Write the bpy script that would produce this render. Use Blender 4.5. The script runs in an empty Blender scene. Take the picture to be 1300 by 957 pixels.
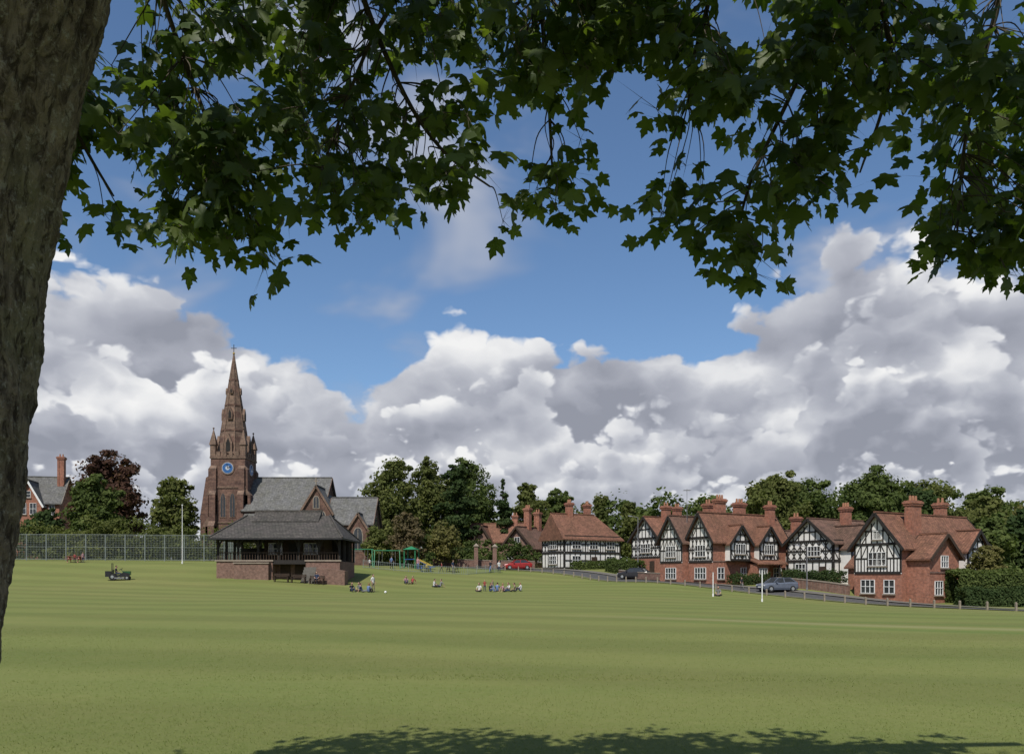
import bpy, math, random
import numpy as np
from mathutils import Vector, Matrix, noise
random.seed(7)
rng = np.random.default_rng(7)
scene = bpy.context.scene
R = random.uniform

# ------------------------------------------------------------------ node helpers
class NT:
    def __init__(s, tree):
        s.t = tree; s.n = tree.nodes; s.l = tree.links
    def set(s, sock, v):
        if isinstance(v, bpy.types.NodeSocket): s.l.new(v, sock)
        elif v is not None: sock.default_value = v
    def m(s, op, a, b=None, c=None, clamp=False):
        n = s.n.new('ShaderNodeMath'); n.operation = op; n.use_clamp = clamp
        s.set(n.inputs[0], a)
        if b is not None: s.set(n.inputs[1], b)
        if c is not None: s.set(n.inputs[2], c)
        return n.outputs[0]
    def vm(s, op, a, b=None, scale=None):
        n = s.n.new('ShaderNodeVectorMath'); n.operation = op
        s.set(n.inputs[0], a)
        if b is not None: s.set(n.inputs[1], b)
        if scale is not None: s.set(n.inputs['Scale'], scale)
        return n.outputs[0]
    def noise(s, vec, scale, detail=4, rough=.5, dist=0, col=False, dim='3D'):
        n = s.n.new('ShaderNodeTexNoise'); n.noise_dimensions = dim
        s.set(n.inputs['Vector'], vec); s.set(n.inputs['Scale'], scale)
        n.inputs['Detail'].default_value = detail; n.inputs['Roughness'].default_value = rough
        n.inputs['Distortion'].default_value = dist
        return n.outputs['Color'] if col else n.outputs[0]
    def mix(s, f, a, b, mode='MIX'):
        n = s.n.new('ShaderNodeMix'); n.data_type = 'RGBA'; n.blend_type = mode
        s.set(n.inputs[0], f)
        for i, v in ((6, a), (7, b)):
            if isinstance(v, (tuple, list)) and len(v) == 3: v = (*v, 1)
            s.set(n.inputs[i], v)
        return n.outputs[2]
    def rng(s, v, a, b, c=0., d=1., smooth=False):
        n = s.n.new('ShaderNodeMapRange'); n.clamp = True
        if smooth: n.interpolation_type = 'SMOOTHSTEP'
        s.set(n.inputs[0], v)
        n.inputs[1].default_value = a; n.inputs[2].default_value = b
        n.inputs[3].default_value = c; n.inputs[4].default_value = d
        return n.outputs[0]
    def comb(s, x, y, z=0.):
        n = s.n.new('ShaderNodeCombineXYZ')
        for i, v in enumerate((x, y, z)): s.set(n.inputs[i], v)
        return n.outputs[0]
    def sep(s, v):
        n = s.n.new('ShaderNodeSeparateXYZ'); s.set(n.inputs[0], v); return n.outputs
    def bump(s, h, strength, dist):
        n = s.n.new('ShaderNodeBump'); s.set(n.inputs['Height'], h)
        n.inputs['Strength'].default_value = strength; n.inputs['Distance'].default_value = dist
        return n.outputs[0]
    def coord(s, k='Object'):
        return s.n.new('ShaderNodeTexCoord').outputs[k]

MATS = {}
def new_mat(name):
    m = bpy.data.materials.new(name); m.use_nodes = True
    nt = NT(m.node_tree); p = m.node_tree.nodes['Principled BSDF']
    MATS[name] = m
    return m, nt, p

def nmat(name, c1, c2, scale=3., rough=.85, bump=0., bscale=None, metal=0., detail=3, spec=.3, stretch=None):
    m, nt, p = new_mat(name)
    co = nt.coord()
    if stretch: co = nt.vm('MULTIPLY', co, stretch)
    f = nt.rng(nt.noise(co, scale, detail, .6), .32, .68)
    nt.set(p.inputs['Base Color'], nt.mix(f, c1, c2))
    p.inputs['Roughness'].default_value = rough; p.inputs['Metallic'].default_value = metal
    p.inputs['Specular IOR Level'].default_value = spec
    if bump:
        nt.set(p.inputs['Normal'], nt.bump(nt.noise(co, bscale or scale * 4, 4, .6), 1., bump))
    return m

def coursemat(name, c1, c2, cm, bw, bh, mortar=.012, rough=.85, weather=(.6, .6, .6), wamt=.5):
    m, nt, p = new_mat(name)
    x, y, z = nt.sep(nt.coord())
    v = nt.comb(nt.m('ADD', x, nt.m('MULTIPLY', y, .97)), z, 0.)
    b = nt.n.new('ShaderNodeTexBrick'); nt.set(b.inputs['Vector'], v)
    b.inputs['Scale'].default_value = 1.; b.inputs['Brick Width'].default_value = bw
    b.inputs['Row Height'].default_value = bh; b.inputs['Mortar Size'].default_value = mortar
    b.inputs['Bias'].default_value = 0.
    b.inputs['Color1'].default_value = (*c1, 1); b.inputs['Color2'].default_value = (*c2, 1)
    b.inputs['Mortar'].default_value = (*cm, 1)
    n1 = nt.rng(nt.noise(nt.coord(), .7, 4, .65), .35, .7)
    w = nt.mix(nt.m('MULTIPLY', n1, wamt), b.outputs[0], nt.mix(1., b.outputs[0], weather, 'MULTIPLY'))
    n2 = nt.rng(nt.noise(nt.coord(), 3.5, 3, .7), .35, .7, .7, 1.28)
    w = nt.mix(1., w, nt.comb(n2, n2, n2), 'MULTIPLY')
    nt.set(p.inputs['Base Color'], w)
    p.inputs['Roughness'].default_value = rough; p.inputs['Specular IOR Level'].default_value = .25
    return m

brick = coursemat('red_brick', (.40, .13, .068), (.27, .085, .048), (.26, .2, .16), .23, .078)
brick_dk = coursemat('brown_brick', (.22, .113, .082), (.155, .077, .058), (.2, .16, .13), .23, .078)
sandstone = coursemat('red_sandstone', (.190, .108, .078), (.125, .069, .053), (.13, .095, .075), .8, .35, .02, weather=(.45, .47, .5), wamt=.85)
sandstone_lt = coursemat('spire_sandstone', (.235, .155, .11), (.165, .105, .077), (.15, .115, .09), .7, .4, .02, weather=(.45, .47, .48), wamt=.85)
pale_stone = nmat('pale_stone', (.27, .23, .18), (.2, .165, .13), 2.)
tile = coursemat('clay_roof_tiles', (.29, .138, .085), (.205, .098, .065), (.09, .045, .032), .3, .13, .02, weather=(.55, .62, .58), wamt=.75)
tile2 = coursemat('weathered_roof_tiles', (.22, .125, .088), (.16, .092, .067), (.07, .042, .035), .3, .13, .02, weather=(.52, .6, .55), wamt=.8)
slate = coursemat('slate_roof', (.165, .163, .158), (.115, .114, .113), (.06, .06, .062), .4, .2, .015, rough=.8, weather=(.75, .75, .62), wamt=.8)
pav_roof = coursemat('pavilion_roof_tiles', (.105, .092, .082), (.068, .061, .056), (.03, .027, .025), .35, .16, .02, weather=(.6, .7, .6), wamt=.6)
plaster = nmat('white_plaster', (.72, .70, .66), (.60, .58, .54), 1.6)
timber = nmat('black_timber', (.016, .014, .012), (.03, .026, .023), 5., rough=.8)
timber_br = nmat('brown_timber', (.06, .038, .025), (.035, .024, .017), 4.)
white_paint = nmat('white_paint', (.75, .75, .73), (.65, .65, .63), 3., rough=.5)
glass, _nt, _p = new_mat('window_glass')
_nt.set(_p.inputs['Base Color'], _nt.mix(_nt.noise(_nt.coord(), 1.4, 2), (.015, .018, .022), (.05, .055, .06)))
_p.inputs['Roughness'].default_value = .08
dark = nmat('dark_interior', (.012, .011, .01), (.022, .02, .018), 2.)
clay_pot = nmat('clay_pot', (.34, .17, .10), (.25, .12, .07), 4.)
lead = nmat('lead_grey', (.2, .2, .21), (.14, .14, .15), 4., rough=.5)
steel = nmat('galvanised_steel', (.42, .44, .44), (.3, .32, .32), 5., rough=.45, metal=.5)
fence_gr = nmat('grey_green_fence', (.20, .23, .215), (.14, .16, .15), 3., rough=.6)
asphalt = nmat('asphalt', (.08, .078, .074), (.06, .059, .057), 2.)
paving = nmat('paving', (.15, .14, .12), (.11, .10, .085), 3.)
verge = nmat('worn_verge', (.14, .13, .06), (.12, .14, .045), 1.2)
kerb_m = nmat('kerb_stone', (.2, .19, .17), (.15, .14, .13), 3.)
post_wood = nmat('post_wood', (.26, .22, .17), (.17, .14, .105), 5.)
rubber = nmat('tyre_rubber', (.015, .015, .015), (.03, .03, .03), 6.)
black_paint = nmat('black_paint', (.02, .02, .022), (.03, .03, .033), 3., rough=.35)

def paint(name, c, rough=.4):
    if name in MATS: return MATS[name]
    return nmat(name, c, tuple(v * .82 for v in c), 3., rough=rough, spec=.4, detail=1)

# ------------------------------------------------------------------ terrain
CP = [(0,0,0),(-30,0,0),(30,0,-.1),(0,30,0),(-35,30,.15),(35,30,-.4),(0,60,-.02),(-45,60,.35),(40,52,-.9),(20.1,64,-.5),
 (17.8,70,-.25),(-14,78,0),(0,81,0),(-25,84,.95),(-25,92,1.6),(-42,85,1.2),(-60,85,1.3),(-55,101,3.3),(-38,102,3.3),(-75,98,3.4),(-25,103,3.0),
 (-12,105,1.9),(-12,115,2.8),(-22,114,3.),(0,104,1.3),(0,116,2.4),(8,119,2.6),(5,124,2.8),(15,106,1.25),(20,108,1.75),(16.5,91,.75),(8,92,.5),(23,91,.55),
 (33,97,.8),(27,82,-.25),(36,88,.6),(30,74,-.85),(37.2,76,-.9),(50,83,-.7),(43,57,-1.15),(36,66,-1.1),(55,70,-1.4),(48,74,-1.2),(90,60,-1.6),
 (100,100,-.6),(60,110,1.),(20,140,3.),(-45,130,3.6),(-80,140,4.),(-120,100,3.2),(-100,50,.6),(-100,0,0),(100,0,-.8),(0,-60,0),(0,200,3.5),
 (-150,220,4.),(150,220,2.),(-250,60,1.),(250,60,-1.)]
CP = np.array(CP, float); CC = 6.0
def _phi(d2): return np.sqrt(d2 + CC * CC)
_A = _phi(((CP[:, None, :2] - CP[None, :, :2]) ** 2).sum(-1))
_n = len(CP); _M = np.ones((_n + 1, _n + 1)); _M[:_n, :_n] = _A; _M[_n, _n] = 0
_w = np.linalg.solve(_M, np.append(CP[:, 2], 0.))
def gzn(xy):
    xy = np.asarray(xy, float).copy()
    xy[:, 0] = np.clip(xy[:, 0], -250, 250); xy[:, 1] = np.clip(xy[:, 1], -80, 230)
    d = _phi(((xy[:, None, :] - CP[None, :, :2]) ** 2).sum(-1))
    z = d @ _w[:_n] + _w[_n]
    return np.clip(z, -3, 6)
def gz(x, y): return float(gzn([(x, y)])[0])

def np_mesh(name, v, f, mats, matidx=None, parent=None, smooth=False):
    v = np.asarray(v, np.float32); f = np.asarray(f, np.int32); k = f.shape[1]
    me = bpy.data.meshes.new(name)
    me.vertices.add(len(v)); me.vertices.foreach_set('co', v.ravel())
    me.loops.add(f.size); me.loops.foreach_set('vertex_index', f.ravel())
    me.polygons.add(len(f)); me.polygons.foreach_set('loop_start', np.arange(0, f.size, k, dtype=np.int32))
    for m in mats: me.materials.append(m)
    if matidx is not None: me.polygons.foreach_set('material_index', np.asarray(matidx, np.int32))
    if smooth: me.polygons.foreach_set('use_smooth', np.ones(len(f), bool))
    me.update(calc_edges=True); me.validate()
    o = bpy.data.objects.new(name, me); scene.collection.objects.link(o)
    if parent: o.parent = parent
    return o

def grid_axis(pts):
    out = []
    for a, b, st in pts: out += list(np.arange(a, b, st))
    out.append(pts[-1][1]); return np.array(out)
gx = grid_axis([(-4000, -400, 400), (-400, -120, 20), (-120, 120, 1.5), (120, 400, 20), (400, 4000, 400)])
gy = grid_axis([(-300, -20, 20), (-20, 140, 1.5), (140, 300, 10), (300, 1000, 100), (1000, 5000, 500)])
GX, GY = np.meshgrid(gx, gy)
xy = np.stack([GX.ravel(), GY.ravel()], 1)
Z = np.concatenate([gzn(c) for c in np.array_split(xy, 40)])
micro = np.array([noise.noise(Vector((a * .13, b * .13, 0))) * .05 for a, b in xy])
near = (np.abs(xy[:, 0]) < 120) & (xy[:, 1] < 72) & (xy[:, 1] > 12)
Z = Z + micro * near
nx, ny = len(gx), len(gy)
ii, jj = np.meshgrid(np.arange(nx - 1), np.arange(ny - 1)); a = (jj * nx + ii).ravel()
F = np.stack([a, a + 1, a + 1 + nx, a + nx], 1)

gm, nt, p = new_mat('mown_grass')
co = nt.coord(); x, y, z = nt.sep(co)
big = nt.rng(nt.noise(co, .045, 4, .6, .5), .35, .65)
medn = nt.rng(nt.noise(nt.vm('MULTIPLY', co, (.35, 1.0, 1.)), .35, 5, .65), .3, .7)
fine = nt.rng(nt.noise(co, 5., 4, .75), .3, .7)
vfine = nt.rng(nt.noise(co, 60., 3, .8), .25, .75)
c = nt.mix(big, (.132, .163, .043), (.176, .178, .058))
c = nt.mix(nt.m('MULTIPLY', medn, .6), c, (.104, .143, .035))
c = nt.mix(nt.m('MULTIPLY', fine, .28), c, (.22, .20, .088))
dk = nt.m('MULTIPLY_ADD', vfine, .36, .81); c = nt.mix(1., c, nt.comb(dk, dk, dk), 'MULTIPLY')
wv = nt.m('SINE', nt.m('MULTIPLY', nt.m('ADD', nt.m('ADD', nt.m('MULTIPLY', y, .9), nt.m('MULTIPLY', x, .22)), nt.m('MULTIPLY', nt.noise(co, .05, 2), 8.)), 1.1))
wb = nt.m('MULTIPLY_ADD', nt.rng(wv, -.5, .5), .13, .935); c = nt.mix(1., c, nt.comb(wb, wb, wb), 'MULTIPLY')
for off, wd_, am, cc in ((31.5, 1.1, .55, (.10, .145, .036)), (34.0, 1.2, .6, (.235, .225, .105)), (36.6, .8, .5, (.105, .15, .04))):
    d1 = nt.m('ABSOLUTE', nt.m('SUBTRACT', nt.m('ADD', y, nt.m('MULTIPLY', x, .5)), off))
    c = nt.mix(nt.m('MULTIPLY', nt.rng(d1, wd_ * .4, wd_, am, 0.), nt.rng(x, 1., 8.)), c, cc)
nt.set(p.inputs['Base Color'], c); p.inputs['Roughness'].default_value = .95; p.inputs['Specular IOR Level'].default_value = .1
hgt = nt.m('ADD', nt.noise(co, 40., 3, .75), nt.m('MULTIPLY', nt.noise(co, 6., 3, .6), 1.2))
nt.set(p.inputs['Normal'], nt.bump(hgt, 1., .012))
np_mesh('ground', np.column_stack([xy, Z]), F, [gm], smooth=True)

def leafmat(name, c1, c2, c3, trans=.3, rough=.7, nscale=.25):
    m = bpy.data.materials.new(name); m.use_nodes = True; nt = NT(m.node_tree); MATS[name] = m
    p = nt.n['Principled BSDF']; out = nt.n['Material Output']
    g = nt.n.new('ShaderNodeNewGeometry')
    r = g.outputs['Random Per Island']
    nf = nt.rng(nt.noise(nt.coord(), nscale, 1, .6), .35, .65)
    c = nt.mix(r, c1, c2)
    c = nt.mix(nt.m('MULTIPLY', nf, .7), c, c3)
    nt.n.remove(p); p = nt.n.new('ShaderNodeBsdfDiffuse')
    nt.set(p.inputs['Color'], c)
    tr = nt.n.new('ShaderNodeBsdfTranslucent')
    nt.set(tr.inputs['Color'], nt.mix(1., c, (1.5, 1.7, .8), 'MULTIPLY'))
    mx = nt.n.new('ShaderNodeMixShader'); mx.inputs[0].default_value = trans
    nt.l.new(p.outputs[0], mx.inputs[1]); nt.l.new(tr.outputs[0], mx.inputs[2]); nt.l.new(mx.outputs[0], out.inputs['Surface'])
    return m
blade_m = leafmat('grass_blades_mat', (.15, .18, .05), (.23, .23, .09), (.13, .17, .045), .3, .8, .5)
NB = 130000
by = 5.5 + 18 * rng.random(NB) ** 1.5
bx = (rng.random(NB) * 2 - 1) * (by * .68 + .5)
bz = np.concatenate([gzn(c) for c in np.array_split(np.stack([bx, by], 1), 60)])
bz += np.where(by > 12, np.array([noise.noise(Vector((a * .13, b * .13, 0))) * .05 for a, b in zip(bx, by)]), 0) - .008
ang = rng.random(NB) * 6.283; h = .015 + .02 * rng.random(NB) ** 2; wd = .0028 + .002 * rng.random(NB) + by * .0001
lean = rng.normal(0, .02, (NB, 2))
V = np.zeros((NB, 3, 3)); dx, dy = np.cos(ang) * wd, np.sin(ang) * wd
V[:, 0] = np.stack([bx - dx, by - dy, bz], 1); V[:, 1] = np.stack([bx + dx, by + dy, bz], 1)
V[:, 2] = np.stack([bx + lean[:, 0], by + lean[:, 1], bz + h], 1)
np_mesh('grass', V.reshape(-1, 3), np.arange(NB * 3).reshape(-1, 3), [blade_m])

# ------------------------------------------------------------------ group builder
class Grp:
    def __init__(s, name, loc, rot=0.):
        s.e = bpy.data.objects.new(name, None); scene.collection.objects.link(s.e)
        s.e.empty_display_size = .5
        s.e.location = loc; s.e.rotation_euler = (0, 0, rot); s.parts = {}
    def add(s, part, mat, vs, fs):
        d = s.parts.setdefault(part, dict(v=[], f=[], mi=[], mats=[]))
        if mat not in d['mats']: d['mats'].append(mat)
        mi = d['mats'].index(mat); b = len(d['v'])
        d['v'] += [tuple(v) for v in vs]
        for f in fs: d['f'].append([i + b for i in f]); d['mi'].append(mi)
    def box(s, part, mat, x0, x1, y0, y1, z0, z1):
        vs = [(x, y, z) for z in (z0, z1) for x, y in ((x0, y0), (x1, y0), (x1, y1), (x0, y1))]
        s.add(part, mat, vs, [(3, 2, 1, 0), (4, 5, 6, 7), (0, 1, 5, 4), (1, 2, 6, 5), (2, 3, 7, 6), (3, 0, 4, 7)])
    def prism(s, part, mat, poly, ext):
        n = len(poly); e = Vector(ext)
        vs = [Vector(p) for p in poly] + [Vector(p) + e for p in poly]
        fs = [tuple(range(n - 1, -1, -1)), tuple(range(n, 2 * n))] + [(i, (i + 1) % n, (i + 1) % n + n, i + n) for i in range(n)]
        s.add(part, mat, vs, fs)
    def beam(s, part, mat, p0, p1, w, h, up=(0, 0, 1)):
        p0, p1 = Vector(p0), Vector(p1); d = (p1 - p0).normalized(); u = Vector(up)
        sd = d.cross(u)
        if sd.length < 1e-3: sd = d.cross(Vector((0, 1, 0)))
        sd.normalize(); u = sd.cross(d).normalized()
        q = [(-w / 2, -h / 2), (w / 2, -h / 2), (w / 2, h / 2), (-w / 2, h / 2)]
        vs = [p + sd * a + u * b for p in (p0, p1) for a, b in q]
        s.add(part, mat, vs, [(0, 1, 2, 3), (7, 6, 5, 4), (0, 4, 5, 1), (1, 5, 6, 2), (2, 6, 7, 3), (3, 7, 4, 0)])
    def cyl(s, part, mat, p0, p1, r0, r1=None, n=10):
        r1 = r0 if r1 is None else r1
        p0, p1 = Vector(p0), Vector(p1); d = (p1 - p0).normalized()
        a = d.orthogonal().normalized(); b = d.cross(a)
        vs = [p + (a * math.cos(t) + b * math.sin(t)) * r for p, r in ((p0, r0), (p1, max(r1, .0005))) for t in [2 * math.pi * i / n for i in range(n)]]
        s.add(part, mat, vs, [tuple(range(n - 1, -1, -1)), tuple(range(n, 2 * n))] + [(i, (i + 1) % n, (i + 1) % n + n, i + n) for i in range(n)])
    def sphere(s, part, mat, c, r, n=8, m=6):
        r = r if isinstance(r, tuple) else (r, r, r); vs = []; fs = []
        for j in range(m + 1):
            ph = math.pi * j / m
            for i in range(n):
                t = 2 * math.pi * i / n
                vs.append((c[0] + r[0] * math.sin(ph) * math.cos(t), c[1] + r[1] * math.sin(ph) * math.sin(t), c[2] + r[2] * math.cos(ph)))
        for j in range(m):
            for i in range(n): fs.append((j * n + i, (j + 1) * n + i, (j + 1) * n + (i + 1) % n, j * n + (i + 1) % n))
        s.add(part, mat, vs, fs)
    def face(s, ox, oy, ux, uy): return Face(s, ox, oy, ux, uy)
    def done(s, smooth=()):
        for k, d in s.parts.items():
            me = bpy.data.meshes.new(k); me.from_pydata(d['v'], [], d['f'])
            for m in d['mats']: me.materials.append(m)
            me.polygons.foreach_set('material_index', d['mi'])
            if k in smooth: me.polygons.foreach_set('use_smooth', [True] * len(me.polygons))
            me.update()
            o = bpy.data.objects.new(k, me); scene.collection.objects.link(o); o.parent = s.e
        return s.e

class Face:
    def __init__(s, G, ox, oy, ux, uy):
        s.G = G; l = math.hypot(ux, uy); s.o = Vector((ox, oy, 0)); s.u = Vector((ux / l, uy / l, 0)); s.n = Vector((uy / l, -ux / l, 0))
    def P(s, a, z, d=0.): return s.o + s.u * a + Vector((0, 0, z)) + s.n * d
    def poly(s, part, mat, pts, d0, d1):
        s.G.prism(part, mat, [s.P(a, z, d0) for a, z in pts], s.n * (d1 - d0))
    def rect(s, part, mat, a0, a1, z0, z1, d0, d1):
        s.poly(part, mat, [(a0, z0), (a1, z0), (a1, z1), (a0, z1)], d0, d1)
    def bar(s, a0, z0, a1, z1, w=.17, mat=None, pr=.05, part='timber_frame'):
        d = Vector((a1 - a0, z1 - z0)); l = d.length
        if l < .05: return
        e = Vector((-d.y, d.x)) / l * w / 2; pr += R(0, .012)
        s.poly(part, mat or timber, [(a0 - e.x, z0 - e.y), (a1 - e.x, z1 - e.y), (a1 + e.x, z1 + e.y), (a0 + e.x, z0 + e.y)], -.02, pr)
    def window(s, a, z, w, h, nx=2, ny=2, fm=None, sill=True):
        fm = fm or white_paint
        s.rect('window_glass', glass, a - w / 2, a + w / 2, z, z + h, -.05, .03)
        t = .055
        for k in range(nx + 1):
            xx = a - w / 2 + w * k / nx; s.rect('window_frames', fm, xx - t / 2, xx + t / 2, z - t / 2, z + h + t / 2, -.03, .085)
        for k in range(ny + 1):
            zz = z + h * k / ny; s.rect('window_frames', fm, a - w / 2 - t / 2, a + w / 2 + t / 2, zz - t / 2, zz + t / 2, -.03, .091)
        if sill: s.rect('window_sills', pale_stone, a - w / 2 - .12, a + w / 2 + .12, z - .15, z - .04, -.03, .17)
    def lancet(s, a, z, w, h, surround=pale_stone):
        def sh(k):
            W = w / 2 + k; pts = [(a - W, z - k), (a + W, z - k), (a + W, z + h * .62)]
            for i in range(1, 5):
                t = i / 5; pts.append((a + W * math.cos(t * 1.5707) ** .8, z + h * .62 + (h * .38 + k) * math.sin(t * 1.5707)))
            pts.append((a, z + h + k))
            for i in range(4, 0, -1):
                t = i / 5; pts.append((a - W * math.cos(t * 1.5707) ** .8, z + h * .62 + (h * .38 + k) * math.sin(t * 1.5707)))
            pts.append((a - W, z + h * .62)); return pts
        s.poly('window_surrounds', surround, sh(.13), -.05, .06)
        s.poly('window_glass', glass, sh(0), -.04, .08)
        s.bar(a, z, a, z + h * .95, .08, surround, .1, 'window_surrounds')
    def timbering(s, a0, a1, z0, z1, ncol, rail=True, style=0, skip=()):
        s.bar(a0, z0, a1, z0, .24, pr=.07); s.bar(a0, z1, a1, z1, .22, pr=.07)
        w = (a1 - a0) / ncol; zm = (z0 + z1) / 2
        for k in range(ncol + 1): s.bar(a0 + w * k, z0, a0 + w * k, z1, .2 if k in (0, ncol) else .15, pr=.045)
        if rail: s.bar(a0, zm, a1, zm, .15, pr=.06)
        for k in range(ncol):
            b0, b1 = a0 + w * k, a0 + w * (k + 1)
            if style == 1:
                s.bar(b0, z0, b1, zm, .12, pr=.03) if k % 2 else s.bar(b1, z0, b0, zm, .12, pr=.03)
            elif style == 2:
                m = (b0 + b1) / 2
                for za, zb in ((z0, zm), (zm, z1)):
                    q = (za + zb) / 2
                    for A, B in (((b0, q), (m, zb)), ((m, zb), (b1, q)), ((b1, q), (m, za)), ((m, za), (b0, q))): s.bar(*A, *B, .1, pr=.03)
            elif style == 3:
                s.bar((b0 + b1) / 2, z0, (b0 + b1) / 2, zm, .11, pr=.035)
                s.bar(b0, zm, b1, z1, .12, pr=.03) if k < ncol / 2 else s.bar(b1, zm, b0, z1, .12, pr=.03)
    def gable(s, a0, a1, ze, zr, n=6):
        m = (a0 + a1) / 2; W = (a1 - a0) / 2
        top = lambda a: ze + (zr - ze) * (1 - abs(a - m) / W)
        s.bar(a0, ze, a1, ze, .24, pr=.08)
        zz = ze + (zr - ze) * .45
        s.bar(a0 + W * .45, zz, a1 - W * .45, zz, .15, pr=.065)
        for k in range(1, n):
            a = a0 + 2 * W * k / n; s.bar(a, ze, a, top(a) - .1, .14, pr=.045)
        for sg in (-1, 1): s.bar(m + sg * W * .7, ze, m + sg * W * .1, ze + (zr - ze) * .75, .13, pr=.03)

def block(G, x0, x1, y0, y1, z0, ze, zr, axis, wall, roof, oh=.45, hip=(0, 0), barge=None, tag=''):
    sw = axis == 'y'
    if sw: a0, a1, b0, b1 = x0, x1, y0, y1
    else: a0, a1, b0, b1 = y0, y1, x0, x1
    def T(a, b, z): return (a, b, z) if sw else (b, a, z)
    m = (a0 + a1) / 2
    poly = [(a0, z0), (a1, z0), (a1, ze), (m, zr - .12), (a0, ze)]
    if any(hip): G.box('walls' + tag, wall, x0, x1, y0, y1, z0, ze)
    else:
        vs = [T(a, b, z) for b in (b0, b1) for a, z in poly]
        G.add('walls' + tag, wall, vs, [(0, 1, 2, 3, 4), (9, 8, 7, 6, 5)] + [(i, (i + 1) % 5, (i + 1) % 5 + 5, i + 5) for i in range(5)])
    sl = (zr - ze) / (m - a0); zl = ze - oh * sl; A0, A1, B0, B1 = a0 - oh, a1 + oh, b0 - oh, b1 + oh
    th = .17; h0, h1 = hip
    top = [T(A0, B0, zl), T(A1, B0, zl), T(A1, B1, zl), T(A0, B1, zl), T(m, B0 + h0, zr), T(m, B1 - h1, zr)]
    top = [(v[0], v[1], v[2] + .04) for v in top]
    vs = top + [(v[0], v[1], v[2] - th) for v in top]
    fs = [(0, 4, 5, 3), (1, 2, 5, 4), (6, 9, 11, 10), (7, 10, 11, 8), (0, 3, 9, 6), (1, 7, 8, 2)]
    if h0: fs += [(0, 1, 4), (6, 10, 7), (0, 6, 7, 1)]
    else: fs += [(0, 6, 10, 4), (4, 10, 7, 1)]
    if h1: fs += [(2, 3, 5), (8, 11, 9), (2, 8, 9, 3)]
    else: fs += [(3, 5, 11, 9), (5, 2, 8, 11)]
    G.add('roof' + tag, roof, vs, fs)
    G.beam('ridge_tiles', roof, T(m, B0 + h0 + .03, zr + .08), T(m, B1 - h1 - .03, zr + .08), .28, .14)
    if barge:
        for hh, bb, sg in ((h0, B0, -1), (h1, B1, 1)):
            if hh: continue
            for A in (A0, A1):
                G.beam('bargeboards', barge, T(A, bb + sg * .05, zl - .1), T(m, bb + sg * .05, zr - .1), .07, .3)

def chimney(G, x, y, z0, z1, w=.9, d=.7, pots=2, mat=None):
    mat = mat or brick
    G.box('chimneys', mat, x - w / 2, x + w / 2, y - d / 2, y + d / 2, z0, z1 - .5)
    G.box('chimneys', mat, x - w / 2 - .1, x + w / 2 + .1, y - d / 2 - .1, y + d / 2 + .1, z1 - .5, z1 - .3)
    G.box('chimneys', mat, x - w / 2 - .17, x + w / 2 + .17, y - d / 2 - .17, y + d / 2 + .17, z1 - .3, z1 - .12)
    G.box('chimneys', mat, x - w / 2 - .06, x + w / 2 + .06, y - d / 2 - .06, y + d / 2 + .06, z1 - .12, z1)
    for k in range(pots):
        t = (k + .5) / pots - .5
        px, py = (x + t * w * .9, y) if w >= d else (x, y + t * d * .9)
        G.cyl('chimney_pots', clay_pot, (px, py, z1), (px, py, z1 + .5), .14, .11, 8)
    G.beam('chimneys', mat, (x - w / 4, y - d / 2 - .03, z0 + .3), (x - w / 4, y - d / 2 - .03, z1 - .6), .12, .06, (0, 1, 0))

TH = math.radians(-60)
def houseE():
    X, Y = 37.2, 76.; G = Grp('half_timbered_brick_house', (X, Y, gz(X, Y)), TH)
    L, D, ze, zr = 5.2, 14.5, 5.6, 8.7
    block(G, -L, 0, 0, D, -1.5, ze, zr, 'y', brick, tile, barge=timber)
    f = G.face(-L, 0, 1, 0)
    f.poly('plaster_panels', plaster, [(0, 2.7), (L, 2.7), (L, ze), (L / 2, zr - .15), (0, ze)], -.02, .03)
    f.timbering(.1, L - .1, 2.8, ze, 7, style=3); f.gable(.1, L - .1, ze, zr - .2, 8)
    f.window(L / 2, 3.5, 1.9, 1.3, 4, 2); f.window(L / 2, 6.1, .9, .8, 2, 1); f.window(L * .3, .8, 1.5, 1.3, 3, 2); f.window(L * .75, .8, 1.1, 1.3, 2, 2)
    r = G.face(0, 0, 0, 1)
    block(G, 0, 2.2, .9, 5.6, -1.5, 4.4, 6.5, 'x', brick, tile, oh=.35, barge=timber_br, tag='_wing')
    w = G.face(2.2, .9, 0, 1)
    w.window(1.4, .7, 1.2, 1.3, 3, 2); w.window(3.5, .7, 1., 1.3, 2, 2); w.window(2.3, 3.3, 1.1, 1.1, 3, 2)
    w.rect('string_course', brick_dk, 0, 4.7, 2.75, 2.9, 0, .06)
    r.window(7.2, .8, 1.4, 1.3, 3, 2); r.window(7.2, 3.6, 1.3, 1.2, 3, 2); r.window(10., .8, 1.2, 1.3, 2, 2)
    block(G, -1.5, .9, 9.2, 12.8, 2.9, 5.2, 7.1, 'x', plaster, tile, oh=.3, barge=timber, tag='_cross_gable')
    w = G.face(.9, 9.2, 0, 1); w.timbering(.1, 3.5, 3., 5.2, 4, style=1); w.gable(.1, 3.5, 5.2, 7., 4); w.window(1.8, 3.9, 1.3, 1., 3, 1)
    block(G, -L - 3, -L, 3, 8, -1.5, 3.6, 5.6, 'x', brick, tile, oh=.3, tag='_side')
    chimney(G, -1.1, 3.4, 5.5, 9.9, .8, 1.5, 3); chimney(G, -3., 11., 7.5, 10.2, 1., .8, 2)
    r.bar(6., -1, 6., 5.3, .1, lead, .1, 'drainpipe')
    return G.done()
houseE()

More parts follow.
